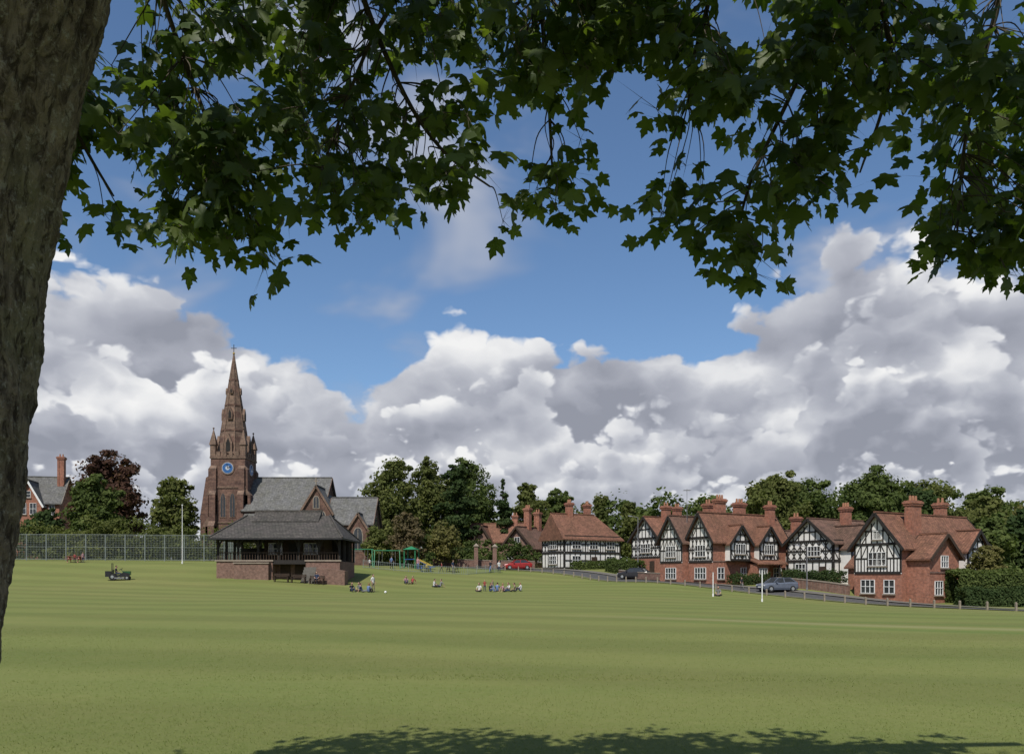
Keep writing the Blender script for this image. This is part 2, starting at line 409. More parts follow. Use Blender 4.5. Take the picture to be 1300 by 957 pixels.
def houseD():
    X, Y = 35.9, 89.; G = Grp('half_timbered_house', (X, Y, gz(X, Y)), TH)
    L, D, ze, zr = 6.4, 9., 4.9, 7.5
    block(G, -L, 0, 0, D, -1.5, ze, zr, 'y', plaster, tile2, barge=timber)
    f = G.face(-L, 0, 1, 0); f.rect('brick_base', brick, 0, L, -1.5, 1., -.02, .04)
    f.timbering(.1, L - .1, 1., 2.6, 7, rail=False); f.timbering(.1, L - .1, 2.65, ze, 7, style=2); f.gable(.1, L - .1, ze, zr - .2, 8)
    f.window(L * .3, 1.2, 1.4, 1.1, 3, 2); f.window(L * .6, 3.2, 1.7, 1.1, 4, 2)
    f.rect('door', timber_br, L * .7, L * .7 + 1., -.3, 2., 0, .08)
    r = G.face(0, 0, 0, 1); r.rect('brick_base', brick, 0, D, -1.5, 1., -.02, .04); r.timbering(.1, D - .1, 2.65, ze, 10, style=1); r.timbering(.1, D - .1, 1., 2.6, 10, rail=False)
    block(G, -2, 1.4, 1.2, 4.8, -1.5, 4.3, 6.6, 'x', plaster, tile2, oh=.3, barge=timber, tag='_cross_gable')
    w = G.face(1.4, 1.2, 0, 1); w.rect('brick_base', brick, 0, 3.6, -1.5, 1., -.02, .04); w.timbering(.1, 3.5, 1., 4.3, 4, style=3); w.gable(.1, 3.5, 4.3, 6.5, 5); w.window(1.8, 2.6, 1.4, 1.1, 3, 2); w.window(1.8, .6, 1.3, 1.1, 3, 2)
    block(G, -L - 7, -L, 2, 8, -1.5, 4.2, 6.6, 'x', plaster, tile2, oh=.3, barge=timber, tag='_side')
    g = G.face(-L - 7, 2, 1, 0); g.timbering(.1, 6.9, .8, 4.2, 8, style=1)
    chimney(G, -2.2, 5., 6.5, 9., 1., .8, 3); chimney(G, -L - 3, 5, 6., 8.3, 1., .8, 2)
    return G.done()
houseD()

def houseC():
    X, Y = 22.95, 91.; G = Grp('half_timbered_semi_detached_house', (X, Y, gz(X, Y)), TH)
    D, ze, zr = 12., 5.5, 8.4
    block(G, -4., 0, 0, D, -1.5, ze, zr, 'y', brick, tile, barge=timber)
    block(G, -8.2, -4.2, -.8, D - 1, -1.5, ze, zr - .15, 'y', brick, tile2, barge=timber, tag='_second_gable')
    G.box('walls', brick, -4.2, -4., .3, D - 2, -1.5, ze)
    for x0, yy in ((-4., 0), (-8.2, -.8)):
        f = G.face(x0, yy, 1, 0); L = 4.
        f.poly('plaster_panels', plaster, [(0, 2.6), (L, 2.6), (L, ze), (L / 2, zr - .3), (0, ze)], -.02, .03)
        f.timbering(.1, L - .1, 2.7, ze, 6, style=2 if yy == 0 else 3); f.gable(.1, L - .1, ze, zr - .4, 6); f.window(L / 2, 3.3, 1.7, 1.3, 4, 2)
        f.window(L / 2, .7, 1.8, 1.3, 4, 2)
    r = G.face(0, 0, 0, 1)
    r.window(1.2, .7, 1., 1.3, 2, 2); r.window(5.2, .7, 1.6, 1.3, 4, 2); r.window(10.5, .7, 1.3, 1.3, 3, 2); r.rect('door', timber_br, 7.6, 8.6, -.5, 2., 0, .09)
    r.rect('door_surround', white_paint, 7.45, 7.6, -.5, 2.15, 0, .12); r.rect('door_surround', white_paint, 8.6, 8.75, -.5, 2.15, 0, .12)
    r.rect('string_course', brick_dk, 0, D, 2.65, 2.8, 0, .06)
    for y0 in (1.9, 6.6):
        block(G, -1.5, .8, y0, y0 + 3.2, 2.8, 5., 6.9, 'x', plaster, tile, oh=.3, barge=timber, tag='_dormer')
        w = G.face(.8, y0, 0, 1); w.timbering(.1, 3.1, 2.9, 5., 5, style=1); w.gable(.1, 3.1, 5., 6.8, 4); w.window(1.6, 3.6, 1.5, 1.1, 4, 1)
    G.prism('porch_roof', tile, [(0, 5.2, 3.2), (2., 5.2, 2.5), (2., 5.2, 2.35), (0, 5.2, 3.05)], (0, 5.2, 0))
    G.box('porch_walls', brick, 0, 1.6, 5.4, 7.3, -1.5, 2.45); G.face(1.6, 5.4, 0, 1).window(.95, .7, 1.2, 1.2, 3, 2)
    for yy in (8.9, 10.3): G.box('porch_posts', timber, 1.7, 1.85, yy - .08, yy + .08, -1, 2.4)
    chimney(G, -3.2, 4.2, 7., 10.3, .8, 1.3, 3); chimney(G, -6., 5., 7.5, 10., 1., .8, 2); chimney(G, -1.4, 10.8, 6.3, 9.7, .8, .9, 2); chimney(G, -4.2, 8.5, 6.3, 10.1, .8, 1.4, 3)
    return G.done()
houseC()

def houseB():
    X, Y = 20.3, 109.; G = Grp('gabled_timber_cottage', (X, Y, gz(X, Y)), TH)
    L, D, ze, zr = 6.2, 9., 5., 8.
    block(G, -L, 0, 0, D, -1.5, ze, zr, 'y', plaster, tile, barge=timber)
    f = G.face(-L, 0, 1, 0); f.rect('brick_base', brick, 0, L, -1.5, 2.2, -.02, .04); f.timbering(.1, L - .1, 2.3, ze, 7, style=2); f.gable(.1, L - .1, ze, zr - .2, 8)
    f.window(L * .5, 3., 2., 1.2, 4, 2); f.window(L * .3, .4, 1.4, 1.2, 3, 2); f.rect('door', timber_br, L * .65, L * .65 + 1., -.4, 1.8, 0, .1)
    r = G.face(0, 0, 0, 1); r.rect('brick_base', brick, 0, D, -1.5, 2.2, -.02, .04); r.timbering(.1, D - .1, 2.3, ze, 9, style=1); r.window(2.5, 3., 1.3, 1.2, 3, 2)
    chimney(G, -2.3, 3., 6.6, 9.6, .8, 1.1, 2); chimney(G, -4.5, 7., 6., 9.8, .8, 1.1, 2)
    return G.done()
houseB()

def houseA():
    X, Y = 7.8, 119.; G = Grp('black_and_white_timber_house', (X, Y, gz(X, Y)), TH)
    L, D, ze, zr = 6.2, 10.5, 5., 8.5
    block(G, -L, 0, 0, D, -1.5, ze, zr, 'y', plaster, tile, hip=(0.01, 3.2), barge=timber)
    f = G.face(-L, 0, 1, 0)
    f.poly('gable_wall', plaster, [(0, ze - .1), (L, ze - .1), (L / 2, zr - .25)], -.12, .0)
    f.timbering(.1, L - .1, 0.2, 2.45, 7, rail=False); f.timbering(.1, L - .1, 2.55, ze, 7, style=2); f.gable(.1, L - .1, ze, zr - .3, 8); f.window(L / 2, 3.1, 2., 1.2, 4, 2); f.window(L / 2, .8, 2., 1.2, 4, 2)
    r = G.face(0, 0, 0, 1); r.timbering(.1, D - .1, .2, 2.45, 11, style=0); r.timbering(.1, D - .1, 2.55, ze, 11, style=3)
    for a in (2.2, 5.4, 8.6): r.window(a, 3.1, 1.5, 1.1, 3, 2)
    for a in (2.2, 8.6): r.window(a, .8, 1.5, 1.2, 3, 2)
    r.rect('door', timber_br, 5., 6., -.3, 1.9, 0, .1)
    chimney(G, -3.1, 3., 8., 10.3, 1., .8, 3); chimney(G, -4., 7., 7., 10.3, .9, .8, 2)
    G.box('porch', plaster, -L - 4.5, -L, 3, 9, -1.5, 3.3)
    block(G, -L - 4.5, -L, 2.8, 9, 3.2, 3.3, 5.3, 'x', plaster, tile2, oh=.3, tag='_side')
    return G.done()
houseA()

def low1():
    X, Y = 2.5, 127.; G = Grp('stone_lodge', (X, Y, gz(X, Y)), math.radians(-35))
    block(G, -5, 1, 0, 7, -1.5, 3.4, 6.6, 'y', brick_dk, tile2, barge=timber_br)
    f = G.face(-5, 0, 1, 0); f.window(1.6, .9, 1.3, 1.3, 3, 2); f.window(4.3, .9, 1.3, 1.3, 3, 2); f.window(3, 4., 1., .9, 2, 1)
    f2 = G.face(1, 0, 0, 1); f2.window(2, .9, 1.2, 1.2, 2, 2); f2.window(5, .9, 1.2, 1.2, 2, 2)
    chimney(G, -2, 3., 6., 9.8, 1., .8, 3); chimney(G, -2, 6, 6., 9.3, 1., .8, 2)
    return G.done()
low1()
def low2():
    X, Y = -3, 138.; G = Grp('tiled_cottage', (X, Y, gz(X, Y)), math.radians(-12))
    block(G, -4.5, 4.5, 0, 6, -1.5, 4.6, 7.6, 'x', brick_dk, tile, barge=timber_br)
    f = G.face(-4.5, 0, 1, 0)
    for a in (1.5, 4.5, 7.5): f.window(a, 2.9, 1.1, 1.1, 2, 2)
    block(G, -3.4, -.4, -1.2, 3, -1.5, 4.6, 7., 'y', brick_dk, tile, barge=timber_br, tag='_gable')
    chimney(G, 3., 3, 7., 9., 1., .7, 2)
    return G.done()
low2()
def leftbuilding():
    X, Y = -83.5, 140.; G = Grp('victorian_brick_house', (X, Y, gz(X, Y)), math.radians(12))
    block(G, -9, 3.6, 0, 8, -1, 10.8, 15.4, 'x', brick, slate, barge=pale_stone)
    block(G, -3., 1.2, -1.5, 4, -1, 10.4, 14.2, 'y', brick, slate, barge=white_paint, tag='_gable')
    f = G.face(-3, -1.5, 1, 0)
    for a in (1.3, 2.9): f.window(a, 8.3, 1., 1.9, 2, 2)
    f.window(2.1, 11.2, .8, 1.1, 1, 2)
    f = G.face(1.2, 0, 1, 0); f.window(1.2, 8.3, .9, 1.8, 2, 2)
    chimney(G, 3., 3., 11., 19., 1.1, 1.1, 2, brick)
    chimney(G, -6., 4., 14., 17.5, 1.4, 1., 3, brick)
    return G.done()
leftbuilding()

# ------------------------------------------------------------------ church
def church():
    X, Y = -45.4, 130.; g = gz(X, Y); G = Grp('stone_church', (X, Y, 0), 0)
    h = 2.75; zt = 20.6
    G.box('tower', sandstone, -h, h, -h, h, g - 2, zt)
    for z in (10., 15.6, zt - .25): G.box('string_courses', sandstone_lt, -h - .12, h + .12, -h - .12, h + .12, z, z + .28)
    for sx in (-1, 1):
        for sy in (-1, 1):
            for (z1, e) in ((9.5, 1.35), (14.5, .85), (18.6, .4)):
                x0, x1 = sorted((sx * (h - 1.0), sx * (h - .02))); y0, y1 = sorted((sy * (h - .02), sy * (h + e)))
                G.box('buttresses', sandstone, x0, x1, y0, y1, g - 2, z1)
                G.prism('buttresses', sandstone_lt, [(x0 - .02, sy * h, z1), (x0 - .02, sy * (h + e + .03), z1), (x0 - .02, sy * h, z1 + e * 1.5)], (x1 - x0 + .04, 0, 0))
                x0, x1 = sorted((sx * (h - .02), sx * (h + e))); y0, y1 = sorted((sy * (h - 1.), sy * (h - .02)))
                G.box('buttresses', sandstone, x0, x1, y0, y1, g - 2, z1)
                G.prism('buttresses', sandstone_lt, [(sx * h, y0 - .02, z1), (sx * (h + e + .03), y0 - .02, z1), (sx * h, y0 - .02, z1 + e * 1.5)], (0, y1 - y0 + .04, 0))
    G.prism('stair_turret', sandstone, [(-h - .6, -1.6, g - 2), (-h - 2.1, -1.6, g - 2), (-h - 2.1, -1.6, 11.5), (-h - 1.2, -1.6, 17.4), (-h - .05, -1.6, 18.2), (-h - .05, -1.6, g - 2)], (0, 3., 0))
    for ox, oy, ux, uy in ((-h, -h, 1, 0), (h, -h, 0, 1), (-h, h, 0, -1)):
        f = G.face(ox, oy, ux, uy)
        f.lancet(h - .75, 11., .75, 3.7, sandstone_lt); f.lancet(h + .75, 11., .75, 3.7, sandstone_lt); f.lancet(h, 6., .9, 3.)
        n = 24; cz = 18.9
        ring = lambda r: [(h + r * math.cos(i * 2 * math.pi / n), cz - .1 + r * math.sin(i * 2 * math.pi / n)) for i in range(n)]
        f.poly('clock_face', sandstone_lt, ring(1.08), -.02, .1); f.poly('clock_face', paint('clock_white', (.42, .45, .5)), ring(.9), 0, .13)
        f.poly('clock_face', paint('clock_blue', (.03, .11, .29)), ring(.82), 0, .15)
        f.poly('clock_face', MATS['clock_white'], ring(.34), 0, .17)
        f.bar(h, cz - .1, h + .55, cz + .15, .1, black_paint, .2, 'clock_hands'); f.bar(h, cz - .1, h - .1, cz + .65, .08, black_paint, .22, 'clock_hands')
    for sx in (-1, 1):
        for sy in (-1, 1):
            cx, cy = sx * (h - .35), sy * (h - .35)
            G.box('pinnacles', sandstone_lt, cx - .42, cx + .42, cy - .42, cy + .42, zt, zt + 1.9)
            G.add('pinnacles', sandstone_lt, [(cx - .55, cy - .55, zt + 1.9), (cx + .55, cy - .55, zt + 1.9), (cx + .55, cy + .55, zt + 1.9), (cx - .55, cy + .55, zt + 1.9), (cx, cy, zt + 4.6)],
                      [(3, 2, 1, 0), (0, 1, 4), (1, 2, 4), (2, 3, 4), (3, 0, 4)])
            G.sphere('pinnacles', sandstone_lt, (cx, cy, zt + 4.6), .16)
    for sg in (-1, 1):
        for q in range(4):
            t = -1.5 + q; G.box('parapet', sandstone_lt, t - .3, t + .3, sg * h - .15, sg * h + .15, zt + .03, zt + .85)
            G.box('parapet', sandstone_lt, sg * h - .15, sg * h + .15, t - .3, t + .3, zt + .03, zt + .85)
    G.box('parapet', sandstone_lt, -h - .02, h + .02, -h - .02, h + .02, zt + .02, zt + .35)
    r0, z0, ztip = 2.55, zt + .3, 37.6; segs = 16
    for k in range(segs):
        a, b = k / segs, (k + 1) / segs; ra, rb = r0 * (1 - a) + .06, r0 * (1 - b) + .06
        vs = [(rr * math.cos(math.pi / 8 + i * math.pi / 4), rr * math.sin(math.pi / 8 + i * math.pi / 4), z0 + (ztip - z0) * t) for rr, t in ((ra, a), (rb, b)) for i in range(8)]
        G.add('spire', sandstone_lt if k % 4 != 2 else sandstone, vs, [(i, (i + 1) % 8, (i + 1) % 8 + 8, i + 8) for i in range(8)])
        if k in (4, 8, 12):
            vs = [((rr) * math.cos(math.pi / 8 + i * math.pi / 4), (rr) * math.sin(math.pi / 8 + i * math.pi / 4), z0 + (ztip - z0) * a + dz) for rr, dz in ((ra + .1, -.12), (ra + .1, .12)) for i in range(8)]
            G.add('spire', sandstone, vs, [(i, (i + 1) % 8, (i + 1) % 8 + 8, i + 8) for i in range(8)])
    for i in range(8):
        t = math.pi / 8 + i * math.pi / 4
        G.beam('spire_ribs', sandstone_lt, (r0 * 1.03 * math.cos(t), r0 * 1.03 * math.sin(t), z0), (.06 * math.cos(t), .06 * math.sin(t), ztip), .13, .13)
    for zb, w, hh in ((zt + .6, 1.25, 3.2), (zt + 6.2, .8, 2.0), (zt + 10.5, .45, 1.1)):
        for q in range(4):
            t = q * math.pi / 2; ap = r0 * (1 - (zb - z0) / (ztip - z0)) * .93 + .12
            c, s = math.cos(t), math.sin(t)
            def W(u, z, d): return (s * u + c * d, -c * u + s * d, z)
            pol = [(-w / 2, zb), (w / 2, zb), (w / 2, zb + hh * .55), (0, zb + hh), (-w / 2, zb + hh * .55)]
            G.prism('lucarnes', sandstone_lt, [W(u, z, .2) for u, z in pol], Vector((c, s, 0)) * (ap + .02))
            pol2 = [(-w * .27, zb + hh * .08), (w * .27, zb + hh * .08), (w * .27, zb + hh * .5), (0, zb + hh * .78), (-w * .27, zb + hh * .5)]
            G.prism('lucarne_openings', dark, [W(u, z, .25) for u, z in pol2], Vector((c, s, 0)) * (ap - .0))
    G.cyl('cross', black_paint, (0, 0, ztip - .2), (0, 0, ztip + 1.7), .06); G.beam('cross', black_paint, (-.45, 0, ztip + 1.1), (.45, 0, ztip + 1.1), .09, .09)
    G.sphere('cross', paint('gilt', (.4, .28, .08)), (0, 0, ztip + .25), .2)
    block(G, h, 15.3, -3.5, 7.5, g - 2, 12.2, 17.8, 'x', sandstone, slate, oh=.3, barge=sandstone_lt, tag='_nave')
    G.prism('aisle', slate, [(h + .2, -3.5, 11.5), (h + .2, -7, 8.9), (h + .2, -7, 8.7), (h + .2, -3.5, 11.2)], (10.5, 0, 0))
    G.box('walls_aisle', sandstone, h + .3, 13, -6.8, -3.4, g - 2, 8.7)
    f = G.face(h + .3, -6.8, 1, 0)
    for k in range(4): f.lancet(1.5 + 2.6 * k, 5., 1., 2.8)
    block(G, 12.3, 17.3, -5.5, 4., g - 2, 11.6, 15.7, 'y', sandstone, slate, oh=.25, barge=sandstone_lt, tag='_transept')
    f = G.face(12.3, -5.5, 1, 0); f.lancet(1.5, 8., .9, 3.6); f.lancet(3.5, 8., .9, 3.6); f.lancet(2.5, 12.2, .8, 1.8)
    G.cyl('gable_cross', pale_stone, (14.8, -5.6, 15.7), (14.8, -5.6, 16.9), .09); G.beam('gable_cross', pale_stone, (14.45, -5.6, 16.4), (15.15, -5.6, 16.4), .14, .14)
    block(G, 16.8, 23.6, -6.2, 1.5, g - 2, 9.9, 14.1, 'x', sandstone, slate, oh=.3, barge=sandstone_lt, tag='_chancel')
    block(G, 20.2, 23.5, -8.2, -4, g - 2, 8.6, 11.2, 'y', sandstone, slate, oh=.25, barge=sandstone_lt, tag='_vestry')
    f = G.face(16.8, -6.2, 1, 0); f.lancet(1.1, 6., .9, 3.); f.lancet(2.5, 6., .9, 3.)
    f = G.face(20.2, -8.2, 1, 0); f.lancet(1.65, 5.5, 1.3, 3.4)
    f = G.face(23.6, -6.2, 0, 1); f.lancet(3.8, 6., 2., 5.)
    for x in (17.0, 19.9, 23.5): G.box('buttresses', sandstone, x - .35, x + .35, -7.3 if x < 23 else -8.9, -6.1, g - 2, 8.4)
    return G.done()
church()

# ------------------------------------------------------------------ pavilion
def pavilion():
    X, Y = -25.4, 86.5; G = Grp('cricket_pavilion', (X, Y, gz(X, Y - 1) - .05), 0)
    g2 = 2.15
    G.box('plinth', brick_dk, -6.7, -.6, 0, 8, -1.5, g2)
    G.box('plinth', brick_dk, 3.0, 6.7, 0, 8, -1.5, g2); G.box('plinth', brick_dk, -.6, 3.0, 1.6, 8, -1.5, g2)
    for a, b in ((-6.85, -.5), (2.9, 6.85)): G.box('plinth_coping', pale_stone, a, b, -.12, .35, g2 + .002, g2 + .16)
    G.box('plinth_piers', brick_dk, -4.6, -.9, -.55, -.02, -1.5, g2 - .25); G.box('plinth_coping', pale_stone, -4.7, -.8, -.65, .0, g2 - .248, g2 - .12)
    G.prism('steps_flank', brick_dk, [(4.3, -1.8, -1), (7.6, -1.8, -1), (7.6, -1.8, 1.1), (4.6, -1.8, 1.5)], (0, 1.75, 0))
    for k in range(6): G.box('steps', paving, 2.9, 4.25, -1.8 + k * .29, -.02, -.8 + .28 * k, .02 + .3 * k)
    f = G.face(-.6, 1.6, 1, 0); f.rect('doors', timber_br, .4, 1.5, -.4, 1.9, 0, .07); f.rect('doors', timber_br, 2., 3.1, -.4, 1.9, 0, .07)
    G.box('lintel', timber, -.6, 3.0, .0, .3, g2 - .3, g2 + .15)
    G.box('deck', timber_br, -6.6, 6.6, .05, 8, g2 + .003, g2 + .08)
    G.box('balustrade', timber_br, -6.5, 6.5, .02, .12, g2 + .9, g2 + 1.0)
    for k in range(44):
        x = -6.4 + k * .3; G.box('balustrade', timber_br, x - .03, x + .03, .04, .1, g2 + .1, g2 + .9)
    ez = 4.75
    for x in (-6.6, -4.4, -2.2, 0, 2.2, 4.4, 6.6):
        for y in (.2, 8.0) if abs(x) < 6.5 else (.2, 2.8, 5.4, 8.0):
            G.box('posts', timber, x - .11, x + .11, y - .11, y + .11, g2, ez)
            if y < 1:
                for sg in (-1, 1):
                    if abs(x + sg * .9) < 6.7:
                        pts = [(x + sg * .1, y, ez - 1.1), (x + sg * .25, y, ez - .6), (x + sg * .55, y, ez - .25), (x + sg * .95, y, ez - .08)]
                        for a, b in zip(pts[:-1], pts[1:]): G.beam('braces', timber, a, b, .1, .14)
    G.box('wall_plate', timber, -6.8, 6.8, .08, .34, ez - .12, ez + .12); G.box('wall_plate', timber, -6.8, 6.8, 7.85, 8.1, ez - .12, ez + .12)
    for x in (-6.6, 6.6): G.box('wall_plate', timber, x - .12, x + .12, .35, 7.84, ez - .12, ez + .12)
    G.box('inner_room', timber_br, -2.6, 4.2, 3.4, 7.6, g2 + .08, ez)
    G.box('rear_boarding', timber, -6.5, -2.6, 7.5, 7.6, g2 + .08, g2 + 1.7); G.box('rear_boarding', timber, 4.2, 6.5, 7.5, 7.6, g2 + .08, ez)
    f = G.face(-2.6, 3.4, 1, 0); f.window(1.3, g2 + .9, 1.5, 1.2, 3, 2); f.window(5.3, g2 + .9, 1.5, 1.2, 3, 2); f.rect('inner_doors', timber, 2.8, 4., g2 + .1, g2 + 2.1, 0, .06)
    A, B0, B1, zr, th = 7.2, -1., 9.1, 7.9, .18; zl = ez - .08; r = 4.7; m = (B0 + B1) / 2
    top = [(-A, B0, zl), (A, B0, zl), (A, B1, zl), (-A, B1, zl), (-r, m, zr - .5), (r, m, zr - .5)]
    vs = top + [(a, b, c - th) for a, b, c in top]
    G.add('roof', pav_roof, vs, [(0, 1, 5, 4), (2, 3, 4, 5), (1, 2, 5), (3, 0, 4), (7, 6, 10, 11), (9, 8, 11, 10), (8, 7, 11), (6, 9, 10), (0, 6, 7, 1), (1, 7, 8, 2), (2, 8, 9, 3), (3, 9, 6, 0)])
    hw = 1.5; rg = 3.75
    sl = (zr - .5 - zl) / (m - B0)
    zc = zr - .5 - hw * sl + .07
    G.add('gablet_roof', pav_roof, [(-rg, m - hw, zc), (rg, m - hw, zc), (rg, m + hw, zc), (-rg, m + hw, zc), (-rg, m, zr), (rg, m, zr)],
          [(0, 1, 5, 4), (2, 3, 4, 5), (1, 2, 5), (3, 0, 4)])
    G.beam('ridge', pav_roof, (-rg - .1, m, zr + .05), (rg + .1, m, zr + .05), .25, .18)
    for sx in (-1, 1):
        for b in (B0, B1): G.beam('hip_tiles', pav_roof, (sx * A, b, zl + .04), (sx * r, m, zr - .44), .2, .12)
    G.box('gutter', black_paint, -A, A, B0 - .12, B0, zl - .2, zl - .08)
    return G.done()
pavilion()

def bench(x, y, rot=0., col=None):
    G = Grp('park_bench', (x, y, gz(x, y)), rot); c = col or timber_br
    for k in range(4): G.box('seat', c, -.8, .8, -.2 + k * .12, -.1 + k * .12, .43, .47)
    for k in range(3): G.box('backrest', c, -.8, .8, .28, .32, .55 + k * .13, .64 + k * .13)
    for sx in (-.7, .7):
        G.box('legs', c, sx - .04, sx + .04, -.2, -.12, -.1, .6); G.box('legs', c, sx - .04, sx + .04, .24, .31, -.1, .93); G.box('arms', c, sx - .05, sx + .05, -.24, .28, .6, .65)
    G.done()
bench(-24.4, 84.2); bench(-22.6, 84.2); bench(-20.6, 84.0)

# ------------------------------------------------------------------ road
def drape_strip(name, pts, w, mat, lift, sub=1.0):
    P = [Vector(p) for p in pts]; line = []
    for a, b in zip(P[:-1], P[1:]):
        n = max(1, int((b - a).length / sub))
        for k in range(n): line.append(a.lerp(b, k / n))
    line.append(P[-1])
    for _ in range(6): line = [line[0]] + [(line[i - 1] + line[i] * 2 + line[i + 1]) / 4 for i in range(1, len(line) - 1)] + [line[-1]]
    vs = []; fs = []; K = 5
    for i, q in enumerate(line):
        t = (line[min(i + 1, len(line) - 1)] - line[max(i - 1, 0)]).normalized(); n = Vector((t.y, -t.x))
        for k in range(K):
            r = q + n * (w[0] + (w[1] - w[0]) * k / (K - 1)); vs.append((r.x, r.y, gz(r.x, r.y) + lift))
    for i in range(len(line) - 1):
        for k in range(K - 1): a = i * K + k; fs.append((a, a + 1, a + 1 + K, a + K))
    return np_mesh(name, vs, fs, [mat], smooth=True), line
POSTS = [(49, 50), (43, 57), (36, 66), (30, 74), (23.5, 82), (16.5, 91), (12, 100), (8, 109), (2, 114.5), (-10, 117)]
drape_strip('road', POSTS, (1.5, 5.1), asphalt, .03)
drape_strip('kerb', POSTS, (1.35, 1.5), kerb_m, .13)
drape_strip('pavement', POSTS, (5.1, 6.6), paving, .11)
_, line = drape_strip('verge', POSTS, (.6, 1.35), verge, .055)
for i in range(3, len(line) - 2, 2):
    x, y = line[i]; G = Grp('timber_bollard', (x, y, gz(x, y)))
    G.box('post', post_wood, -.07, .07, -.07, .07, -.2, .62); G.add('cap', post_wood, [(-.08, -.08, .62), (.08, -.08, .62), (.08, .08, .62), (-.08, .08, .62), (0, 0, .72)], [(3, 2, 1, 0), (0, 1, 4), (1, 2, 4), (2, 3, 4), (3, 0, 4)])
    G.done()

def wall(name, pts, h, t, mat, cap=pale_stone):
    G = Grp(name, (0, 0, 0))
    for a, b in zip(pts[:-1], pts[1:]):
        n = max(1, int((Vector(b) - Vector(a)).length / 2.))
        for k in range(n):
            p = Vector(a).lerp(Vector(b), k / n); q = Vector(a).lerp(Vector(b), (k + 1) / n)
            z0 = gz(*p); z1 = gz(*q); d = (q - p).normalized(); nn = Vector((d.y, -d.x)) * t / 2
            for part, m, lo, hi, e in (('courses', mat, -.5, h, 1.), ('coping', cap, h, h + .1, 1.3)):
                vs = [(p.x - nn.x * e, p.y - nn.y * e, z0 + lo), (q.x - nn.x * e, q.y - nn.y * e, z1 + lo), (q.x + nn.x * e, q.y + nn.y * e, z1 + lo), (p.x + nn.x * e, p.y + nn.y * e, z0 + lo)]
                vs += [(v[0], v[1], v[2] + hi - lo) for v in vs]
                G.add(part, m, vs, [(3, 2, 1, 0), (4, 5, 6, 7), (0, 1, 5, 4), (1, 2, 6, 5), (2, 3, 7, 6), (3, 0, 4, 7)])
    G.done()
wall('low_brick_wall', [(29.5, 88.5), (34.2, 80.8)], .95, .3, brick_dk)
wall('low_brick_wall', [(14.6, 108.), (17.4, 101.), (19.6, 97.)], .9, .3, brick_dk)
wall('stone_boundary_wall', [(-12, 121), (-2, 121.5), (3.5, 121)], 1.1, .35, brick_dk)

# ------------------------------------------------------------------ vegetation
ol1 = leafmat('olive_foliage', (.094, .110, .034), (.152, .160, .056), (.062, .078, .026))
gr1 = leafmat('green_foliage', (.070, .096, .031), (.122, .148, .048), (.048, .07, .024))
dk1 = leafmat('dark_foliage', (.042, .066, .026), (.074, .10, .038), (.03, .05, .02))
cp1 = leafmat('copper_foliage', (.082, .044, .034), (.13, .078, .052), (.052, .03, .025))
yl1 = leafmat('yellowing_foliage', (.13, .122, .042), (.185, .165, .065), (.088, .092, .036))
br1 = leafmat('brownish_foliage', (.125, .095, .056), (.16, .122, .07), (.082, .076, .038))
bark_far = nmat('tree_bark', (.07, .055, .042), (.04, .032, .025), 4.)

def leaf_cloud(C, Nn, size, sidx=None):
    n = len(C); r = rng.normal(size=(n, 3)); Nn = Nn / (np.linalg.norm(Nn, axis=1, keepdims=True) + 1e-9)
    t = np.cross(Nn, r); t /= np.linalg.norm(t, axis=1, keepdims=True) + 1e-9; b = np.cross(Nn, t)
    s = size * (.6 + .8 * rng.random((n, 1))); s2 = s * (.5 + .4 * rng.random((n, 1)))
    V = np.stack([C - t * s, C - b * s2, C + t * s * (.8 + .4 * rng.random((n, 1))) + Nn * s * .3, C + b * s2], 1)
    return V.reshape(-1, 3)
def crown_points(ell, count, clumps, flat=1.):
    out = []; nor = []; w = np.array([e[1][0] * e[1][2] for e in ell], float); w /= w.sum()
    for (c, r), ww in zip(ell, w):
        c = np.array(c); r = np.array(r); k = max(7, int(clumps * ww)); m = max(20, int(count * .8 * ww / k))
        d = rng.normal(size=(k, 3)); d /= np.linalg.norm(d, axis=1, keepdims=True)
        rad = .35 + .68 * rng.random((k, 1)) ** .6
        cc = c + d * rad * r
        cr = (r.mean() * (.20 + .24 * rng.random((k, 1))))
        dd = rng.normal(size=(k, m, 3)); dd /= np.linalg.norm(dd, axis=2, keepdims=True)
        rr = rng.random((k, m, 1)) ** .4
        sc = np.array([1.15, 1.15, .75 * flat])
        P = cc[:, None] + dd * rr * cr[:, None] * sc
        out.append(P.reshape(-1, 3)); nor.append((dd * .9 + rng.normal(size=dd.shape) * .45 + np.array([0, 0, .25])).reshape(-1, 3))
        q = int(count * .2 * ww); dd = rng.normal(size=(q, 3)); dd /= np.linalg.norm(dd, axis=1, keepdims=True)
        out.append(c + dd * (rng.random((q, 1)) ** .5) * r * .93); nor.append(dd + rng.normal(size=dd.shape) * .5 + np.array([0, 0, .25]))
    return np.concatenate(out), np.concatenate(nor)
def foliage(name, mat, ell, count, clumps, size, parent=None, flat=1.):
    C, Nn = crown_points(ell, count, clumps, flat=flat); V = leaf_cloud(C, Nn, size)
    return np_mesh(name, V, np.arange(len(V)).reshape(-1, 4), [mat], parent=parent)

